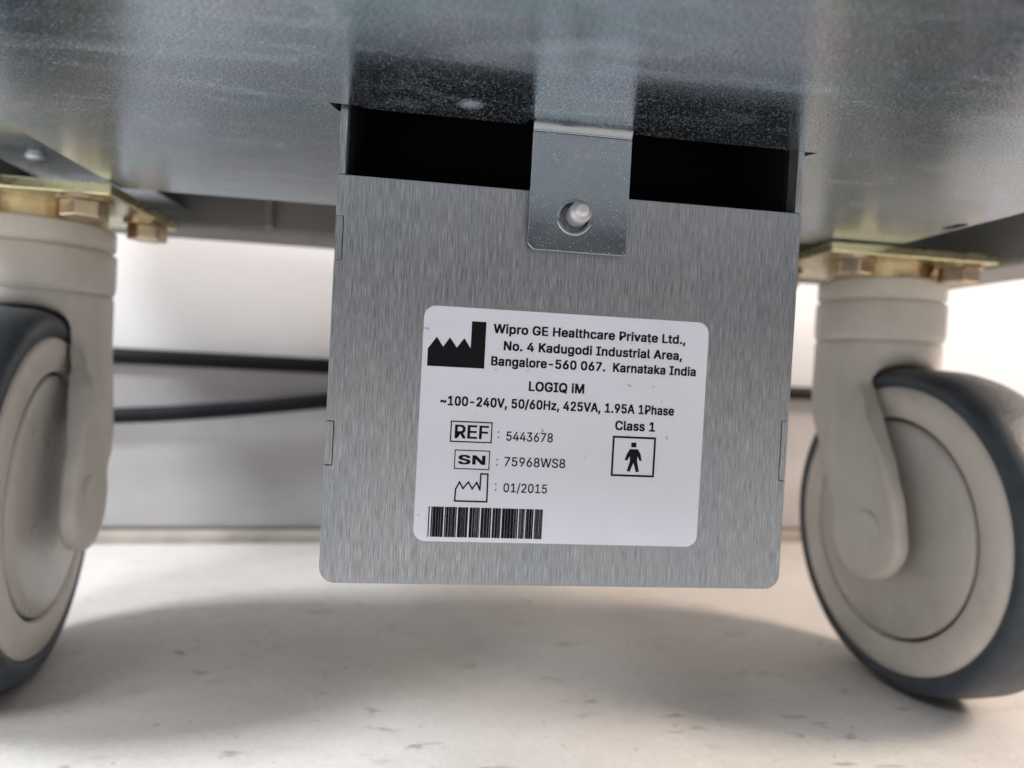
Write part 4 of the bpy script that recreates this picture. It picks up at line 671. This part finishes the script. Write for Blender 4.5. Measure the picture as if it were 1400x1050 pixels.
          "k":[374,[174,196,108,134,108,208,118,208,280,373,354,373,181,196,112,0,52,0,52,500,112,500,366,0,289,0,145,183,188,225],[3,4,5,3,5,6,1,2,3,1,3,0,0,3,6,8,9,10,8,10,7,13,14,11,12,13,11]],
          "l":[186,[159,-1,153,-1,148,-2,142,-2,137,-2,117,-1,99,3,85,10,73,20,63,32,57,47,53,64,52,83,52,500,112,500,112,97,112,85,113,75,115,67,118,61,122,57,128,54,135,52,144,51,158,52,167,53,178,3],[12,13,14,12,14,15,12,15,16,12,16,17,11,12,17,11,17,18,11,18,19,10,11,19,10,19,20,10,20,21,10,21,22,24,25,26,10,22,23,23,24,26,10,23,26,9,10,26,8,9,26,7,8,26,6,7,26,5,6,26,5,26,0,4,5,1,1,5,0,4,1,2,3,4,2]],
          "n":[403,[124,278,119,266,115,253,113,238,112,223,112,0,52,0,52,373,110,373,110,283,101,283,110,306,121,327,135,343,149,356,166,365,184,372,203,376,223,378,242,377,259,374,275,369,290,362,303,353,315,343,326,330,335,315,342,299,347,280,350,259,351,236,351,0,291,0,291,231,290,252,285,270,278,286,268,299,256,310,241,317,225,322,206,323,193,323,181,321,169,317,158,312,148,305,139,298,131,288],[17,18,19,17,19,20,16,17,20,16,20,21,6,7,8,6,8,10,10,8,11,11,8,9,15,16,21,15,21,22,14,15,22,14,22,23,13,14,23,13,23,24,12,13,24,12,24,25,12,25,41,41,25,40,40,25,26,11,12,43,43,12,42,42,12,41,39,40,26,11,43,44,11,44,45,38,39,26,38,26,27,11,45,46,37,38,27,9,11,46,9,46,47,36,37,27,36,27,28,9,47,48,9,48,0,35,36,28,6,10,9,6,9,2,2,9,1,1,9,0,35,28,29,34,35,29,34,29,30,6,2,3,33,34,30,6,3,4,33,30,31,32,33,31,6,4,5]],
          "o":[408,[293,16,273,6,252,-2,229,-7,204,-8,179,-7,156,-2,135,6,115,16,97,29,81,45,67,63,55,84,46,106,39,130,35,156,34,184,35,212,39,239,46,263,55,286,67,307,81,325,97,340,115,354,135,364,156,372,179,376,204,378,229,376,252,372,273,364,293,354,312,340,328,325,341,307,353,286,363,263,369,239,373,212,374,184,373,156,369,130,363,106,353,84,341,63,328,45,312,29,143,65,155,56,170,50,186,47,204,46,222,47,238,50,253,56,266,65,277,75,287,87,295,100,302,115,307,132,311,148,313,166,314,184,313,203,311,220,307,237,302,254,295,269,287,282,277,294,266,305,253,313,238,319,222,323,204,324,186,323,170,319,155,313,143,305,131,294,122,282,113,269,107,254,101,238,98,221,95,203,95,184,95,166,98,148,101,132,107,115,113,100,122,87,131,75],[27,28,29,26,27,29,26,29,30,25,26,30,25,30,31,24,25,31,24,31,32,23,24,32,23,32,33,22,23,33,22,33,34,21,22,77,77,22,76,76,22,34,76,34,75,75,34,35,21,77,78,74,75,35,21,78,79,73,74,35,21,79,80,72,73,35,20,21,80,72,35,36,20,80,81,71,72,36,20,81,82,70,71,36,19,20,82,70,36,37,19,82,83,69,70,37,19,83,84,68,69,37,18,19,84,68,37,38,18,84,85,67,68,38,17,18,85,67,38,39,17,85,86,66,67,39,17,86,87,65,66,39,16,17,87,65,39,40,16,87,88,64,65,40,15,16,88,15,88,89,63,64,40,63,40,41,15,89,90,62,63,41,14,15,90,62,41,42,14,90,91,61,62,42,14,91,92,60,61,42,13,14,92,60,42,43,13,92,93,59,60,43,12,13,93,59,43,44,12,93,94,58,59,44,12,94,95,57,58,44,11,12,95,57,44,45,11,95,48,56,57,45,11,48,49,55,56,45,10,11,49,55,45,46,10,49,50,54,55,46,10,50,51,53,54,46,10,51,52,52,53,46,10,52,46,9,10,46,9,46,47,8,9,47,8,47,0,7,8,0,7,0,1,6,7,1,6,1,2,5,6,2,5,2,3,4,5,3]],
          "p":[417,[112,-140,52,-140,52,373,110,373,110,314,116,314,120,320,124,326,129,333,135,340,142,347,149,354,158,360,168,366,180,371,193,375,208,377,225,378,248,376,269,372,289,365,308,354,324,341,339,326,352,308,363,288,372,265,379,240,382,214,384,186,382,157,379,130,372,106,364,83,353,63,340,45,325,29,308,16,289,5,269,-2,248,-7,226,-8,209,-7,194,-5,181,-1,170,4,159,10,150,16,142,23,136,31,130,38,124,45,120,52,116,58,112,58,159,64,171,56,185,50,200,47,216,46,233,47,248,51,262,56,275,64,286,74,295,86,304,100,310,115,316,131,319,148,322,167,322,186,322,205,320,223,316,241,311,257,304,271,296,285,286,296,275,306,262,314,249,320,233,323,216,324,200,323,185,320,171,314,158,307,147,297,138,286,130,273,123,258,118,242,114,225,111,206,111,186,112,166,114,147,118,129,123,113,130,98,138,85,148,74],[16,17,18,15,16,18,15,18,19,14,15,19,1,2,3,1,3,4,14,19,20,13,14,20,12,13,20,12,20,21,11,12,21,10,11,21,10,21,22,9,10,22,9,22,23,8,9,23,7,8,23,6,7,83,83,7,23,83,23,82,82,23,24,6,83,84,6,84,85,81,82,24,5,6,85,5,85,86,80,81,24,1,4,5,1,5,93,93,5,92,92,5,91,91,5,90,90,5,89,89,5,88,88,5,87,87,5,86,79,80,24,79,24,25,78,79,25,77,78,25,77,25,26,76,77,26,75,76,26,75,26,27,74,75,27,73,74,27,73,27,28,1,93,94,72,73,28,72,28,29,1,94,95,71,72,29,1,95,96,70,71,29,70,29,30,69,70,30,1,96,97,69,30,31,68,69,31,1,97,98,67,68,31,67,31,32,1,98,99,66,67,32,1,99,54,54,99,100,66,32,33,65,66,33,54,100,101,64,65,33,54,101,102,64,33,34,54,102,55,63,64,34,54,55,53,53,55,56,62,63,34,62,34,35,1,54,0,52,53,56,52,56,57,61,62,35,51,52,57,60,61,35,51,57,58,51,58,59,59,60,35,51,59,35,50,51,35,50,35,36,49,50,36,48,49,36,48,36,37,47,48,37,46,47,37,46,37,38,45,46,38,45,38,39,44,45,39,43,44,39,43,39,40,42,43,40,41,42,40]],
          "r":[255,[112,0,52,0,52,373,110,373,110,315,113,315,120,329,128,341,138,352,150,361,163,368,178,374,193,377,209,378,225,378,239,377,239,317,226,319,221,319,215,320,209,320,203,320,191,319,179,317,167,314,156,309,147,303,138,296,130,288,124,279,118,268,115,257,112,246,112,233],[12,13,14,12,14,15,11,12,15,11,15,16,10,11,16,1,2,3,1,3,4,9,10,16,8,9,16,7,8,16,6,7,17,17,7,16,5,6,21,21,6,20,20,6,19,19,6,17,5,21,22,18,19,17,5,22,23,5,23,24,1,4,5,1,5,32,32,5,31,31,5,30,30,5,29,29,5,28,28,5,27,27,5,26,26,5,25,25,5,24,1,32,33,1,33,0]],
          "s":[359,[255,6,238,0,220,-4,200,-7,179,-8,160,-7,142,-5,126,-2,110,3,96,10,83,18,71,27,61,37,52,49,45,62,39,77,35,93,92,105,97,90,103,78,112,68,122,59,134,53,147,48,162,46,178,45,197,46,213,49,228,54,240,61,250,70,258,79,262,90,263,101,263,110,260,119,256,127,250,133,242,139,232,145,221,149,208,152,147,167,123,174,102,183,85,193,71,205,60,218,52,233,48,250,46,269,47,285,50,299,56,313,64,326,74,337,85,348,98,357,113,364,129,370,146,374,165,377,184,378,202,377,219,375,235,371,249,366,263,360,274,352,285,343,294,333,302,322,308,311,314,298,318,285,263,272,259,283,254,292,247,302,238,310,228,318,216,323,201,326,184,327,168,326,154,323,140,318,129,311,119,303,112,294,108,284,107,272,108,263,110,254,115,246,122,239,130,233,141,228,154,223,169,219,226,206,249,199,270,190,287,180,301,168,312,155,319,140,324,123,326,105,324,89,321,74,315,60,307,46,297,34,285,24,271,14],[61,62,63,60,61,63,60,63,64,60,64,65,59,60,65,59,65,66,58,59,66,58,66,67,57,58,67,57,67,68,56,57,68,56,68,69,55,56,69,55,69,70,54,55,70,54,70,83,83,70,71,54,83,84,82,83,71,53,54,84,53,84,85,81,82,71,53,85,86,80,81,71,80,71,72,53,86,87,79,80,72,52,53,87,52,87,88,79,72,73,78,79,73,52,88,89,77,78,73,51,52,89,77,73,74,51,89,90,76,77,74,50,51,90,76,74,75,50,90,91,50,91,92,49,50,92,49,92,93,49,93,94,48,49,94,48,94,95,48,95,96,47,48,96,47,96,97,47,97,98,47,98,99,47,99,100,46,47,100,46,100,101,45,46,101,45,101,102,44,45,102,44,102,103,43,44,103,43,103,104,42,43,104,42,104,105,41,42,105,41,105,106,40,41,106,39,40,106,38,39,106,38,106,107,37,38,107,36,37,107,35,36,107,35,107,108,34,35,108,33,34,108,16,17,18,33,108,109,32,33,109,15,16,18,15,18,19,31,32,109,31,109,110,30,31,110,15,19,20,14,15,20,30,110,111,29,30,111,14,20,21,13,14,21,28,29,111,28,111,112,13,21,22,27,28,112,13,22,23,12,13,23,26,27,112,12,23,24,12,24,25,25,26,112,25,112,113,12,25,113,11,12,113,11,113,114,10,11,114,10,114,115,9,10,115,9,115,0,8,9,0,8,0,1,7,8,1,7,1,2,6,7,2,6,2,3,5,6,3,4,5,3]],
          "t":[223,[6,373,200,373,200,321,6,321,64,91,64,463,124,463,124,96,124,85,126,75,129,67,134,60,140,55,147,52,156,50,167,49,182,50,198,53,209,2,205,0,200,-1,194,-2,189,-3,183,-3,177,-4,171,-4,165,-4,143,-2,123,2,105,10,90,21,79,35,70,51,65,70],[3,0,1,3,1,2,4,5,6,4,6,7,4,7,8,33,4,8,33,8,9,33,9,10,32,33,10,32,10,11,32,11,12,32,12,13,16,17,18,32,13,14,31,32,14,31,14,15,15,16,18,31,15,18,30,31,18,29,30,18,28,29,18,27,28,18,27,18,19,27,19,20,27,20,21,26,27,21,26,21,23,23,21,22,26,23,24,25,26,24]],
          "u":[403,[253,17,236,7,218,0,199,-4,179,-5,161,-4,144,-1,128,4,113,11,99,19,87,30,77,43,68,58,61,74,56,93,53,114,52,137,52,373,112,373,112,142,113,121,117,103,125,87,135,74,147,63,161,55,178,51,197,49,210,50,222,52,234,56,245,61,255,67,264,75,272,85,279,95,284,107,288,120,290,134,291,150,291,373,351,373,351,0,293,0,293,90,302,90,292,66,281,46,268,29],[16,17,18,16,18,19,39,40,41,39,41,42,38,39,42,16,19,20,15,16,20,37,38,42,15,20,21,36,37,45,45,37,42,14,15,21,35,36,45,14,21,22,34,35,44,44,35,45,13,14,22,34,44,46,46,44,43,46,45,42,13,22,23,33,34,46,32,33,46,12,13,23,12,23,24,31,32,46,31,46,47,43,46,42,12,24,25,30,31,47,11,12,25,29,30,47,11,25,26,28,29,47,11,26,27,27,28,47,11,27,47,11,47,48,10,11,48,9,10,48,9,48,0,8,9,0,8,0,1,7,8,1,7,1,2,6,7,2,6,2,3,5,6,3,4,5,3]],
          "v":[383,[222,0,160,0,17,373,83,373,162,152,168,136,174,119,179,102,184,85,188,69,193,52,197,36,202,20,181,20,186,36,190,52,195,69,199,85,204,102,209,119,214,136,220,152,300,373,365,373],[1,2,3,1,3,4,21,22,23,21,23,0,1,4,5,20,21,0,1,5,6,19,20,0,1,6,7,18,19,0,1,7,8,17,18,0,1,8,9,16,17,0,1,9,15,15,9,10,15,16,10,10,16,0,1,15,14,11,10,0,1,14,13,12,11,0,1,13,12,1,12,0]],
          "z":[374,[333,0,41,0,41,45,250,314,250,317,47,317,47,373,327,373,327,325,124,59,124,55,333,55],[5,6,7,5,7,8,5,8,4,4,8,3,3,8,9,2,3,9,2,9,10,2,10,11,2,11,0,1,2,0]],
          "~":[445,[106,147,51,147,52,167,54,185,59,200,65,214,72,226,81,236,90,244,101,251,113,255,124,259,136,261,149,262,161,261,172,259,183,256,194,251,205,245,216,237,228,228,242,217,250,210,258,204,264,199,270,195,276,192,281,190,287,189,294,189,303,190,312,192,320,197,327,204,332,212,336,223,338,235,339,248,393,248,393,229,390,211,386,195,380,182,372,170,364,160,354,152,343,145,332,141,320,137,308,135,296,134,284,135,272,137,260,140,250,145,239,151,228,159,216,168,203,179,194,186,187,192,180,197,174,201,169,203,163,205,157,206,151,207,142,206,133,203,126,199,119,193,113,185,109,175,107,162],[12,13,14,11,12,14,11,14,15,10,11,15,10,15,16,10,16,17,9,10,17,8,9,17,8,17,18,36,37,38,36,38,39,8,18,19,7,8,19,7,19,20,6,7,20,35,36,39,35,39,40,6,20,21,5,6,21,34,35,40,5,21,22,4,5,66,66,5,22,33,34,40,33,40,41,66,22,23,4,66,67,65,66,23,4,67,68,64,65,23,63,64,23,63,23,24,32,33,41,4,68,69,62,63,24,61,62,24,3,4,69,3,69,70,61,24,25,60,61,25,31,32,41,60,25,26,31,41,42,3,70,71,59,60,26,59,26,27,30,31,42,59,27,28,29,30,42,59,28,29,59,29,42,58,59,42,2,3,71,2,71,72,58,42,43,57,58,43,2,72,73,57,43,44,56,57,44,1,2,73,1,73,0,56,44,45,55,56,45,55,45,46,54,55,46,53,54,46,53,46,47,53,47,48,52,53,48,51,52,48,51,48,49,50,51,49]]}


def text(s, u0, u1, v0, cap, style="bold", name="text_line"):
    """one printed line: left and right end, baseline and capital height in millimetres on the sticker"""
    pen, V, F = 0, [], []
    d = {"bold": 29, "heavy": 29, "medium": 17, "plain": 11}[style]
    shifts = [(0, 0, 0), (-d, -d * 0.7, 1), (d, -d * 0.7, 2), (-d, d * 0.7, 3), (d, d * 0.7, 4)]
    for chx in s:
        g = GLYPHS[chx]
        if len(g) > 1:
            p, t = g[1], g[2]
            for dx, dy, lay in shifts:
                k = len(V)
                V += [(pen + p[i] + dx, p[i + 1] + dy, lay) for i in range(0, len(p), 2)]
                F += [(t[i] + k, t[i + 1] + k, t[i + 2] + k) for i in range(0, len(t), 3)]
        pen += g[0] + (22 if style == "bold" else 4)
    a, b = min(v[0] for v in V), max(v[0] for v in V)
    me = bpy.data.meshes.new(name)
    me.from_pydata([lab(u0 + (x - a) / (b - a) * (u1 - u0), v0 + y / 500 * cap, INK_T + lay * 2e-6) for x, y, lay in V], [], F)
    me.materials.append(M_INK)
    t = bpy.data.objects.new(name, me)
    COL.objects.link(t)
    t.parent = stick
    return t


B = "bold"
text("Wipro GE Healthcare Private Ltd.,", 15.2, 59.1, -5.12, 1.9, B)
text("No. 4 Kadugodi Industrial Area,", 17.65, 58.5, -8.78, 1.9, B)
text("Bangalore-560 067.  Karnataka India", 15.05, 61.95, -12.24, 1.9, B)
text("LOGIQ iM", 23.7, 36.25, -17.45, 2.0, B)
text("~100-240V, 50/60Hz, 425VA, 1.95A 1Phase", 4.4, 57.35, -21.45, 1.95, B)
text("Class 1", 43.8, 53.1, -25.27, 1.98, B)
text("REF", 7.9, 15.35, -28.55, 2.85, "medium")
text("5443678", 19.3, 29.75, -28.7, 2.0, "plain")
text("SN", 8.95, 14.95, -34.2, 1.9, B)
text("75968WS8", 19.15, 32.85, -34.32, 1.98, "plain")
text("01/2015", 19.25, 29.05, -40.12, 1.95, "plain")
for zc in (-28.24, -34.31, -39.81):
    ink("colon", [[(17.38, zc), (17.66, zc), (17.66, zc + 0.3), (17.38, zc + 0.3)], [(17.38, zc + 1.2), (17.66, zc + 1.2), (17.66, zc + 1.5), (17.38, zc + 1.5)]])
ink("reference_frame", [], [frame_loops([(6.92, -24.8), (16.12, -24.8), (16.12, -29.47), (6.92, -29.47)], 0.27)])
ink("serial_frame", [], [frame_loops([(8.1, -31.1), (15.9, -31.1), (15.9, -35.38), (8.1, -35.38)], 0.22)])
ink("patient_frame", [], [frame_loops([(43.4, -26.63), (53.5, -26.63), (53.5, -35.75), (43.4, -35.75)], 0.46)])
ink("patient_figure", [[(47.78, -28.0), (48.97, -28.0), (48.97, -29.07), (47.78, -29.07)],
                       [(47.51, -29.51), (49.4, -29.48), (50.08, -30.56), (50.43, -32.04), (49.92, -32.16), (49.39, -31.08), (49.36, -32.23), (49.91, -34.56), (49.19, -34.68),
                        (48.51, -32.61), (47.76, -34.63), (47.03, -34.51), (47.67, -32.29), (47.6, -31.15), (47.0, -32.17), (46.42, -31.94), (46.91, -30.58)]])
ink("factory_symbol", [[(1.16, -13.12), (1.14, -9.35), (2.99, -6.70), (4.42, -8.80), (5.84, -6.69), (7.39, -8.85), (8.95, -6.7), (10.41, -8.83), (10.44, -2.92), (13.6, -2.92), (13.6, -13.12)]])
fo = [(8.63, -42.4), (8.74, -39.75), (9.52, -38.2), (10.31, -39.6), (11.45, -38.16), (12.35, -39.63), (13.29, -38.2), (14.05, -39.77), (14.11, -36.27), (15.65, -36.27), (15.72, -42.4)]


def stroke(pts, t):
    loops = []
    for i in range(len(pts)):
        a, b = Vector(pts[i]), Vector(pts[(i + 1) % len(pts)])
        d = (b - a).normalized()
        nrm = Vector((-d.y, d.x)) * t / 2
        a2, b2 = a - d * t / 2, b + d * t / 2
        loops.append([tuple(a2 + nrm), tuple(a2 - nrm), tuple(b2 - nrm), tuple(b2 + nrm)])
    return loops


bm = bmesh.new()
for k, lp in enumerate(stroke(fo, 0.34)):
    bm.faces.new([bm.verts.new(lab(u, v, INK_T + k * 2e-6)) for u, v in lp])
link("date_symbol", bm, M_INK, stick)

bars = []
rb = random.Random(3)
for a, b in ((112, 125), (138, 255), (265, 378), (390, 487), (500, 598), (610, 708), (720, 800), (812, 965), (975, 1032), (1042, 1115), (1127, 1205)):
    x = a
    while x < b - 2:
        wbar = rb.choice((9, 11, 13, 20, 24, 28))
        x2 = min(x + wbar, b)
        bars.append((x, x2))
        x = x2 + rb.choice((1.3, 1.6, 2.0, 2.6))
loops = []
for a, b in bars:
    ua, ub = 3.07 + (a - 112) / 1093 * 25.3, 3.07 + (b - 112) / 1093 * 25.3
    loops.append([(ua, -43.75), (ub, -43.75), (ub, -50.4), (ua, -50.4)])
bc = ink("barcode", loops)
bc["kind"] = "stuff"

# ------------------------------------------------------------------ chassis around it
base = link("cart_base", bm_box(-0.175, 0.285, -0.092, 0.235, H + 0.0305, H + 0.065), M_BLACK, cart)
props(base, "black base of the cart above the galvanised sheet")
# right side rail
rr = link("side_rail", bm_box(0.240, 0.272, -0.10, 0.20, H - 0.004, H + 0.0300), M_RAIL, cart, bevel=0.002)
props(rr, "grey side rail outboard of the wheel")
rl = link("side_rail", bm_box(-0.165, -0.152, -0.10, 0.20, H + 0.002, H + 0.0300), M_RAIL, cart, bevel=0.002)
props(rl, "grey side rail outboard of the wheel")
# channel strip beside the left edge of the sheet
link("channel_strip", bm_box(-0.1225, -0.0850, -0.09, 0.165, H + 0.007, H + 0.0082), M_SHEET, cart)
scw = link("screw", bm_lathe([(0.0, 0.0032), (-0.0008, 0.0030), (-0.0016, 0.0022), (-0.0019, 0.0004)], "z", 20), M_STUD, cart, smooth=True)
scw.location = (-0.108, 0.092, H + 0.0070)
# dark cross beam behind
bm = bm_box(-0.150, 0.235, 0.165, 0.200, H + 0.0005, H + 0.0300)
beam = link("cross_beam", bm, M_DARK, cart, bevel=0.002)
props(beam, "dark grey plastic cross beam behind the sheet")
for x in (-0.050, -0.012, 0.026, 0.064, 0.102):
    link("rib", bm_box(x - 0.0016, x + 0.0016, 0.159, 0.1645, H + 0.002, H + 0.029), M_DARK, beam, bevel=0.001)

# ------------------------------------------------------------------ casters
WR = 0.0605
K = WR / 0.0625


def boolean(bm_a, bm_b, op):
    """bm_a op bm_b as a fresh bmesh"""
    obs = []
    for bm in (bm_a, bm_b):
        bmesh.ops.recalc_face_normals(bm, faces=bm.faces)
        me = bpy.data.meshes.new("tmp")
        bm.to_mesh(me)
        bm.free()
        o = bpy.data.objects.new("tmp", me)
        COL.objects.link(o)
        obs.append(o)
    m = obs[0].modifiers.new("b", "BOOLEAN")
    m.object = obs[1]
    m.operation = op
    m.solver = "EXACT"
    dg = bpy.context.evaluated_depsgraph_get()
    dg.update()
    out = bmesh.new()
    me = bpy.data.meshes.new_from_object(obs[0].evaluated_get(dg))
    out.from_mesh(me)
    for o in obs:
        bpy.data.objects.remove(o)
    bpy.data.meshes.remove(me)
    return out


def make_caster(name, loc, yaw, plate_rect, bolts, axle=WR, tyre_r=0.0625):
    """origin on the floor below the swivel axis; local -Y is the way the wheel trails"""
    T = 0.031
    z_top = H - 0.0046
    RC = 0.0245
    neck = bm_lathe([(z_top - 0.0290, RC - 0.0002), (z_top - 0.0365, RC - 0.0012), (z_top - 0.0400, RC - 0.005)], "z", 72)
    zc = z_top - 0.0292
    hub = (-T - 0.0040, axle - 0.0005)
    leg = [(hub[0] + 0.0182 * math.cos(a), hub[1] + 0.0182 * math.sin(a)) for a in [PI + 0.15 + (PI + 0.1) * i / 18 for i in range(19)]]
    leg += [(-0.0100, 0.079), (0.0010, 0.088), (0.0095, 0.099), (0.0160, 0.109), (0.0205, 0.119), (0.0225, zc), (-0.0185, zc), (-0.0190, 0.126), (-0.0225, 0.115), (-0.0330, 0.099), (-0.0430, 0.086), (-0.0498, 0.074)]
    HW = 0.0298
    slab = bm_plate(leg, [], 2 * HW, lambda u, v, w: (-HW + w, u, v))
    foot = [(RC * math.cos(a), RC * math.sin(a)) for a in [PI * i / 24 for i in range(25)]]
    foot += [(-HW, -0.012), (-HW + 0.0015, -0.060), (HW - 0.0015, -0.060), (HW, -0.012)]
    slab = boolean(slab, bm_plate(foot, [], 0.16, lambda u, v, w: (u, v, w)), "INTERSECT")
    body = boolean(neck, slab, "UNION")
    arch = [(-0.0226, 0.0), (0.0226, 0.0), (0.0224, 0.078), (0.0176, 0.104)] + [(0.0170 * math.cos(a), axle + tyre_r * K - 0.0065 + 0.0080 * math.sin(a)) for a in [PI * i / 14 for i in range(15)]] + [(-0.0176, 0.104), (-0.0224, 0.078)]
    body = boolean(body, bm_plate(arch, [], 0.092, lambda u, v, w: (u, -0.08 + w, v)), "DIFFERENCE")
    for v in body.verts:                                   # legs stay inside the swivel head and flare towards the axle
        rr_ = math.hypot(v.co.x, v.co.y)
        if v.co.z > 0.112 and rr_ > RC:
            v.co.x *= RC / rr_
            v.co.y *= RC / rr_
    root = link(name, body, M_PLASTIC, cart, smooth=True)
    rm = root.modifiers.new("remesh", "REMESH")            # melts the edges into one moulded body
    rm.mode = "VOXEL"
    rm.voxel_size = 0.0009
    rm.use_smooth_shade = True
    sm = root.modifiers.new("smooth", "SMOOTH")
    sm.factor = 0.5
    sm.iterations = 34
    link("swivel_head", bm_lathe([(z_top - 0.0045, RC - 0.001), (z_top - 0.0052, RC), (z_top - 0.0118, RC), (z_top - 0.0123, RC - 0.0011), (z_top - 0.0135, RC - 0.0011),
                                  (z_top - 0.0140, RC + 0.0004), (z_top - 0.026, RC + 0.0004), (z_top - 0.0283, RC + 0.0001), (z_top - 0.0287, RC - 0.0006), (z_top - 0.0296, RC - 0.0006)], "z", 72), M_PLASTIC, root, bevel=0.0003, angle=0.4)
    for p in root.children[-1].data.polygons if root.children else []:
        p.use_smooth = True
    root.location = loc
    root.rotation_euler = (0, 0, yaw)
    # raised ring of the axle cover on each leg
    for s in (-1, 1):
        o = link("axle_cover", bm_lathe([(s * (HW - 0.0050), 0.0078), (s * (HW - 0.0022), 0.0074), (s * (HW - 0.0018), 0.0066), (s * (HW - 0.0016), 0.0050), (s * (HW - 0.0015), 0.0005)], "x", 40), M_PLASTIC, root, smooth=True)
        o.location = (0, hub[0], hub[1])
    link("swivel_bearing", bm_lathe([(H - 0.0043, 0.0215), (z_top - 0.0047, 0.0215)], "z", 40), M_BOLT, root)
    # wheel
    cw = (0, -T, axle)

    def sc(pr):
        return [(x * 1.08, r_ * K) for x, r_ in pr]

    ty = [(-0.0128, 0.0551), (-0.0138, 0.0570), (-0.0132, 0.0598), (-0.0112, 0.0613), (-0.0075, 0.0622), (0, 0.0625), (0.0075, 0.0622), (0.0112, 0.0613), (0.0132, 0.0598), (0.0138, 0.0570), (0.0128, 0.0551), (0.0, 0.0550)]
    k_ = (tyre_r - 0.0551) / (0.0625 - 0.0551)
    ty = [(x, 0.0551 + (r_ - 0.0551) * k_) for x, r_ in ty]
    t = link("tyre", bm_lathe(sc(ty), "x", 96, close=True), M_TYRE, root, smooth=True)
    t.location = cw
    rim = [(-0.0126, 0.0553), (-0.0137, 0.0544), (-0.0142, 0.050), (-0.0140, 0.0438), (-0.0135, 0.0430), (-0.0108, 0.0428), (-0.0108, 0.030), (0.0108, 0.030), (0.0108, 0.0428), (0.0135, 0.0430), (0.0140, 0.0438), (0.0142, 0.050), (0.0137, 0.0544), (0.0126, 0.0553)]
    o = link("rim", bm_lathe(sc(rim), "x", 96, close=True), M_RIM, root, smooth=True)
    o.location = cw
    for s in (-1, 1):
        dp = [(s * 0.0110, 0.0416), (s * 0.0136, 0.0416), (s * 0.0143, 0.0408), (s * 0.0147, 0.036), (s * 0.0149, 0.015), (s * 0.0149, 0.0005)]
        o = link("hub_disc", bm_lathe(sc(dp), "x", 80), M_DISC, root, smooth=True)
        o.location = cw
        o = link("rim_groove", bm_lathe(sc([(s * 0.0108, 0.0429), (s * 0.0116, 0.0429), (s * 0.0116, 0.0415), (s * 0.0108, 0.0415)]), "x", 80, close=True), M_GROOVE, root, smooth=True)
        o.location = cw
    # mounting plate and bolts, square to the cart (undo the yaw)
    inv = (Matrix.Translation(loc) @ Matrix.Rotation(yaw, 4, "Z")).inverted()
    x0, x1, y0, y1 = plate_rect
    mp = link("mounting_plate", bm_box(x0, x1, y0, y1, H - 0.0044, H - 0.0004), M_YELLOW, root, bevel=0.0006)
    mp.matrix_local = inv
    for bx, by in bolts:
        a0 = random.random()
        bm = bm_plate(circle(0, 0, 0.0072, 6, a0=a0), [], -0.0055, lambda u, v, w: (u, v, H - 0.0058 + w))
        b_ = link("bolt", bm, M_BOLT, root, bevel=0.0006)
        b_.matrix_local = inv @ Matrix.Translation((bx, by, 0))
        wb = link("washer", bm_lathe([(H - 0.0045, 0.0085), (H - 0.0058, 0.0085)], "z", 24), M_BOLT, root)
        wb.matrix_local = inv @ Matrix.Translation((bx, by, 0))
    return root


ca = make_caster("caster", (0.2112, 0.1225, 0), math.radians(3.0), (0.166, 0.234, 0.0865, 0.150), [(0.1795, 0.0945), (0.2245, 0.0955), (0.174, 0.137), (0.2245, 0.138)])
props(ca, "swivel caster with its wheel face and fork leg in full view")
cb = make_caster("caster", (-0.1245, 0.1290, 0), math.radians(10.7), (-0.152, -0.0835, 0.0885, 0.152), [(-0.0945, 0.0960), (-0.0895, 0.1350), (-0.141, 0.0970), (-0.141, 0.138)], 0.0619, 0.0648)
props(cb, "swivel caster seen edge-on, its dark tyre facing out")
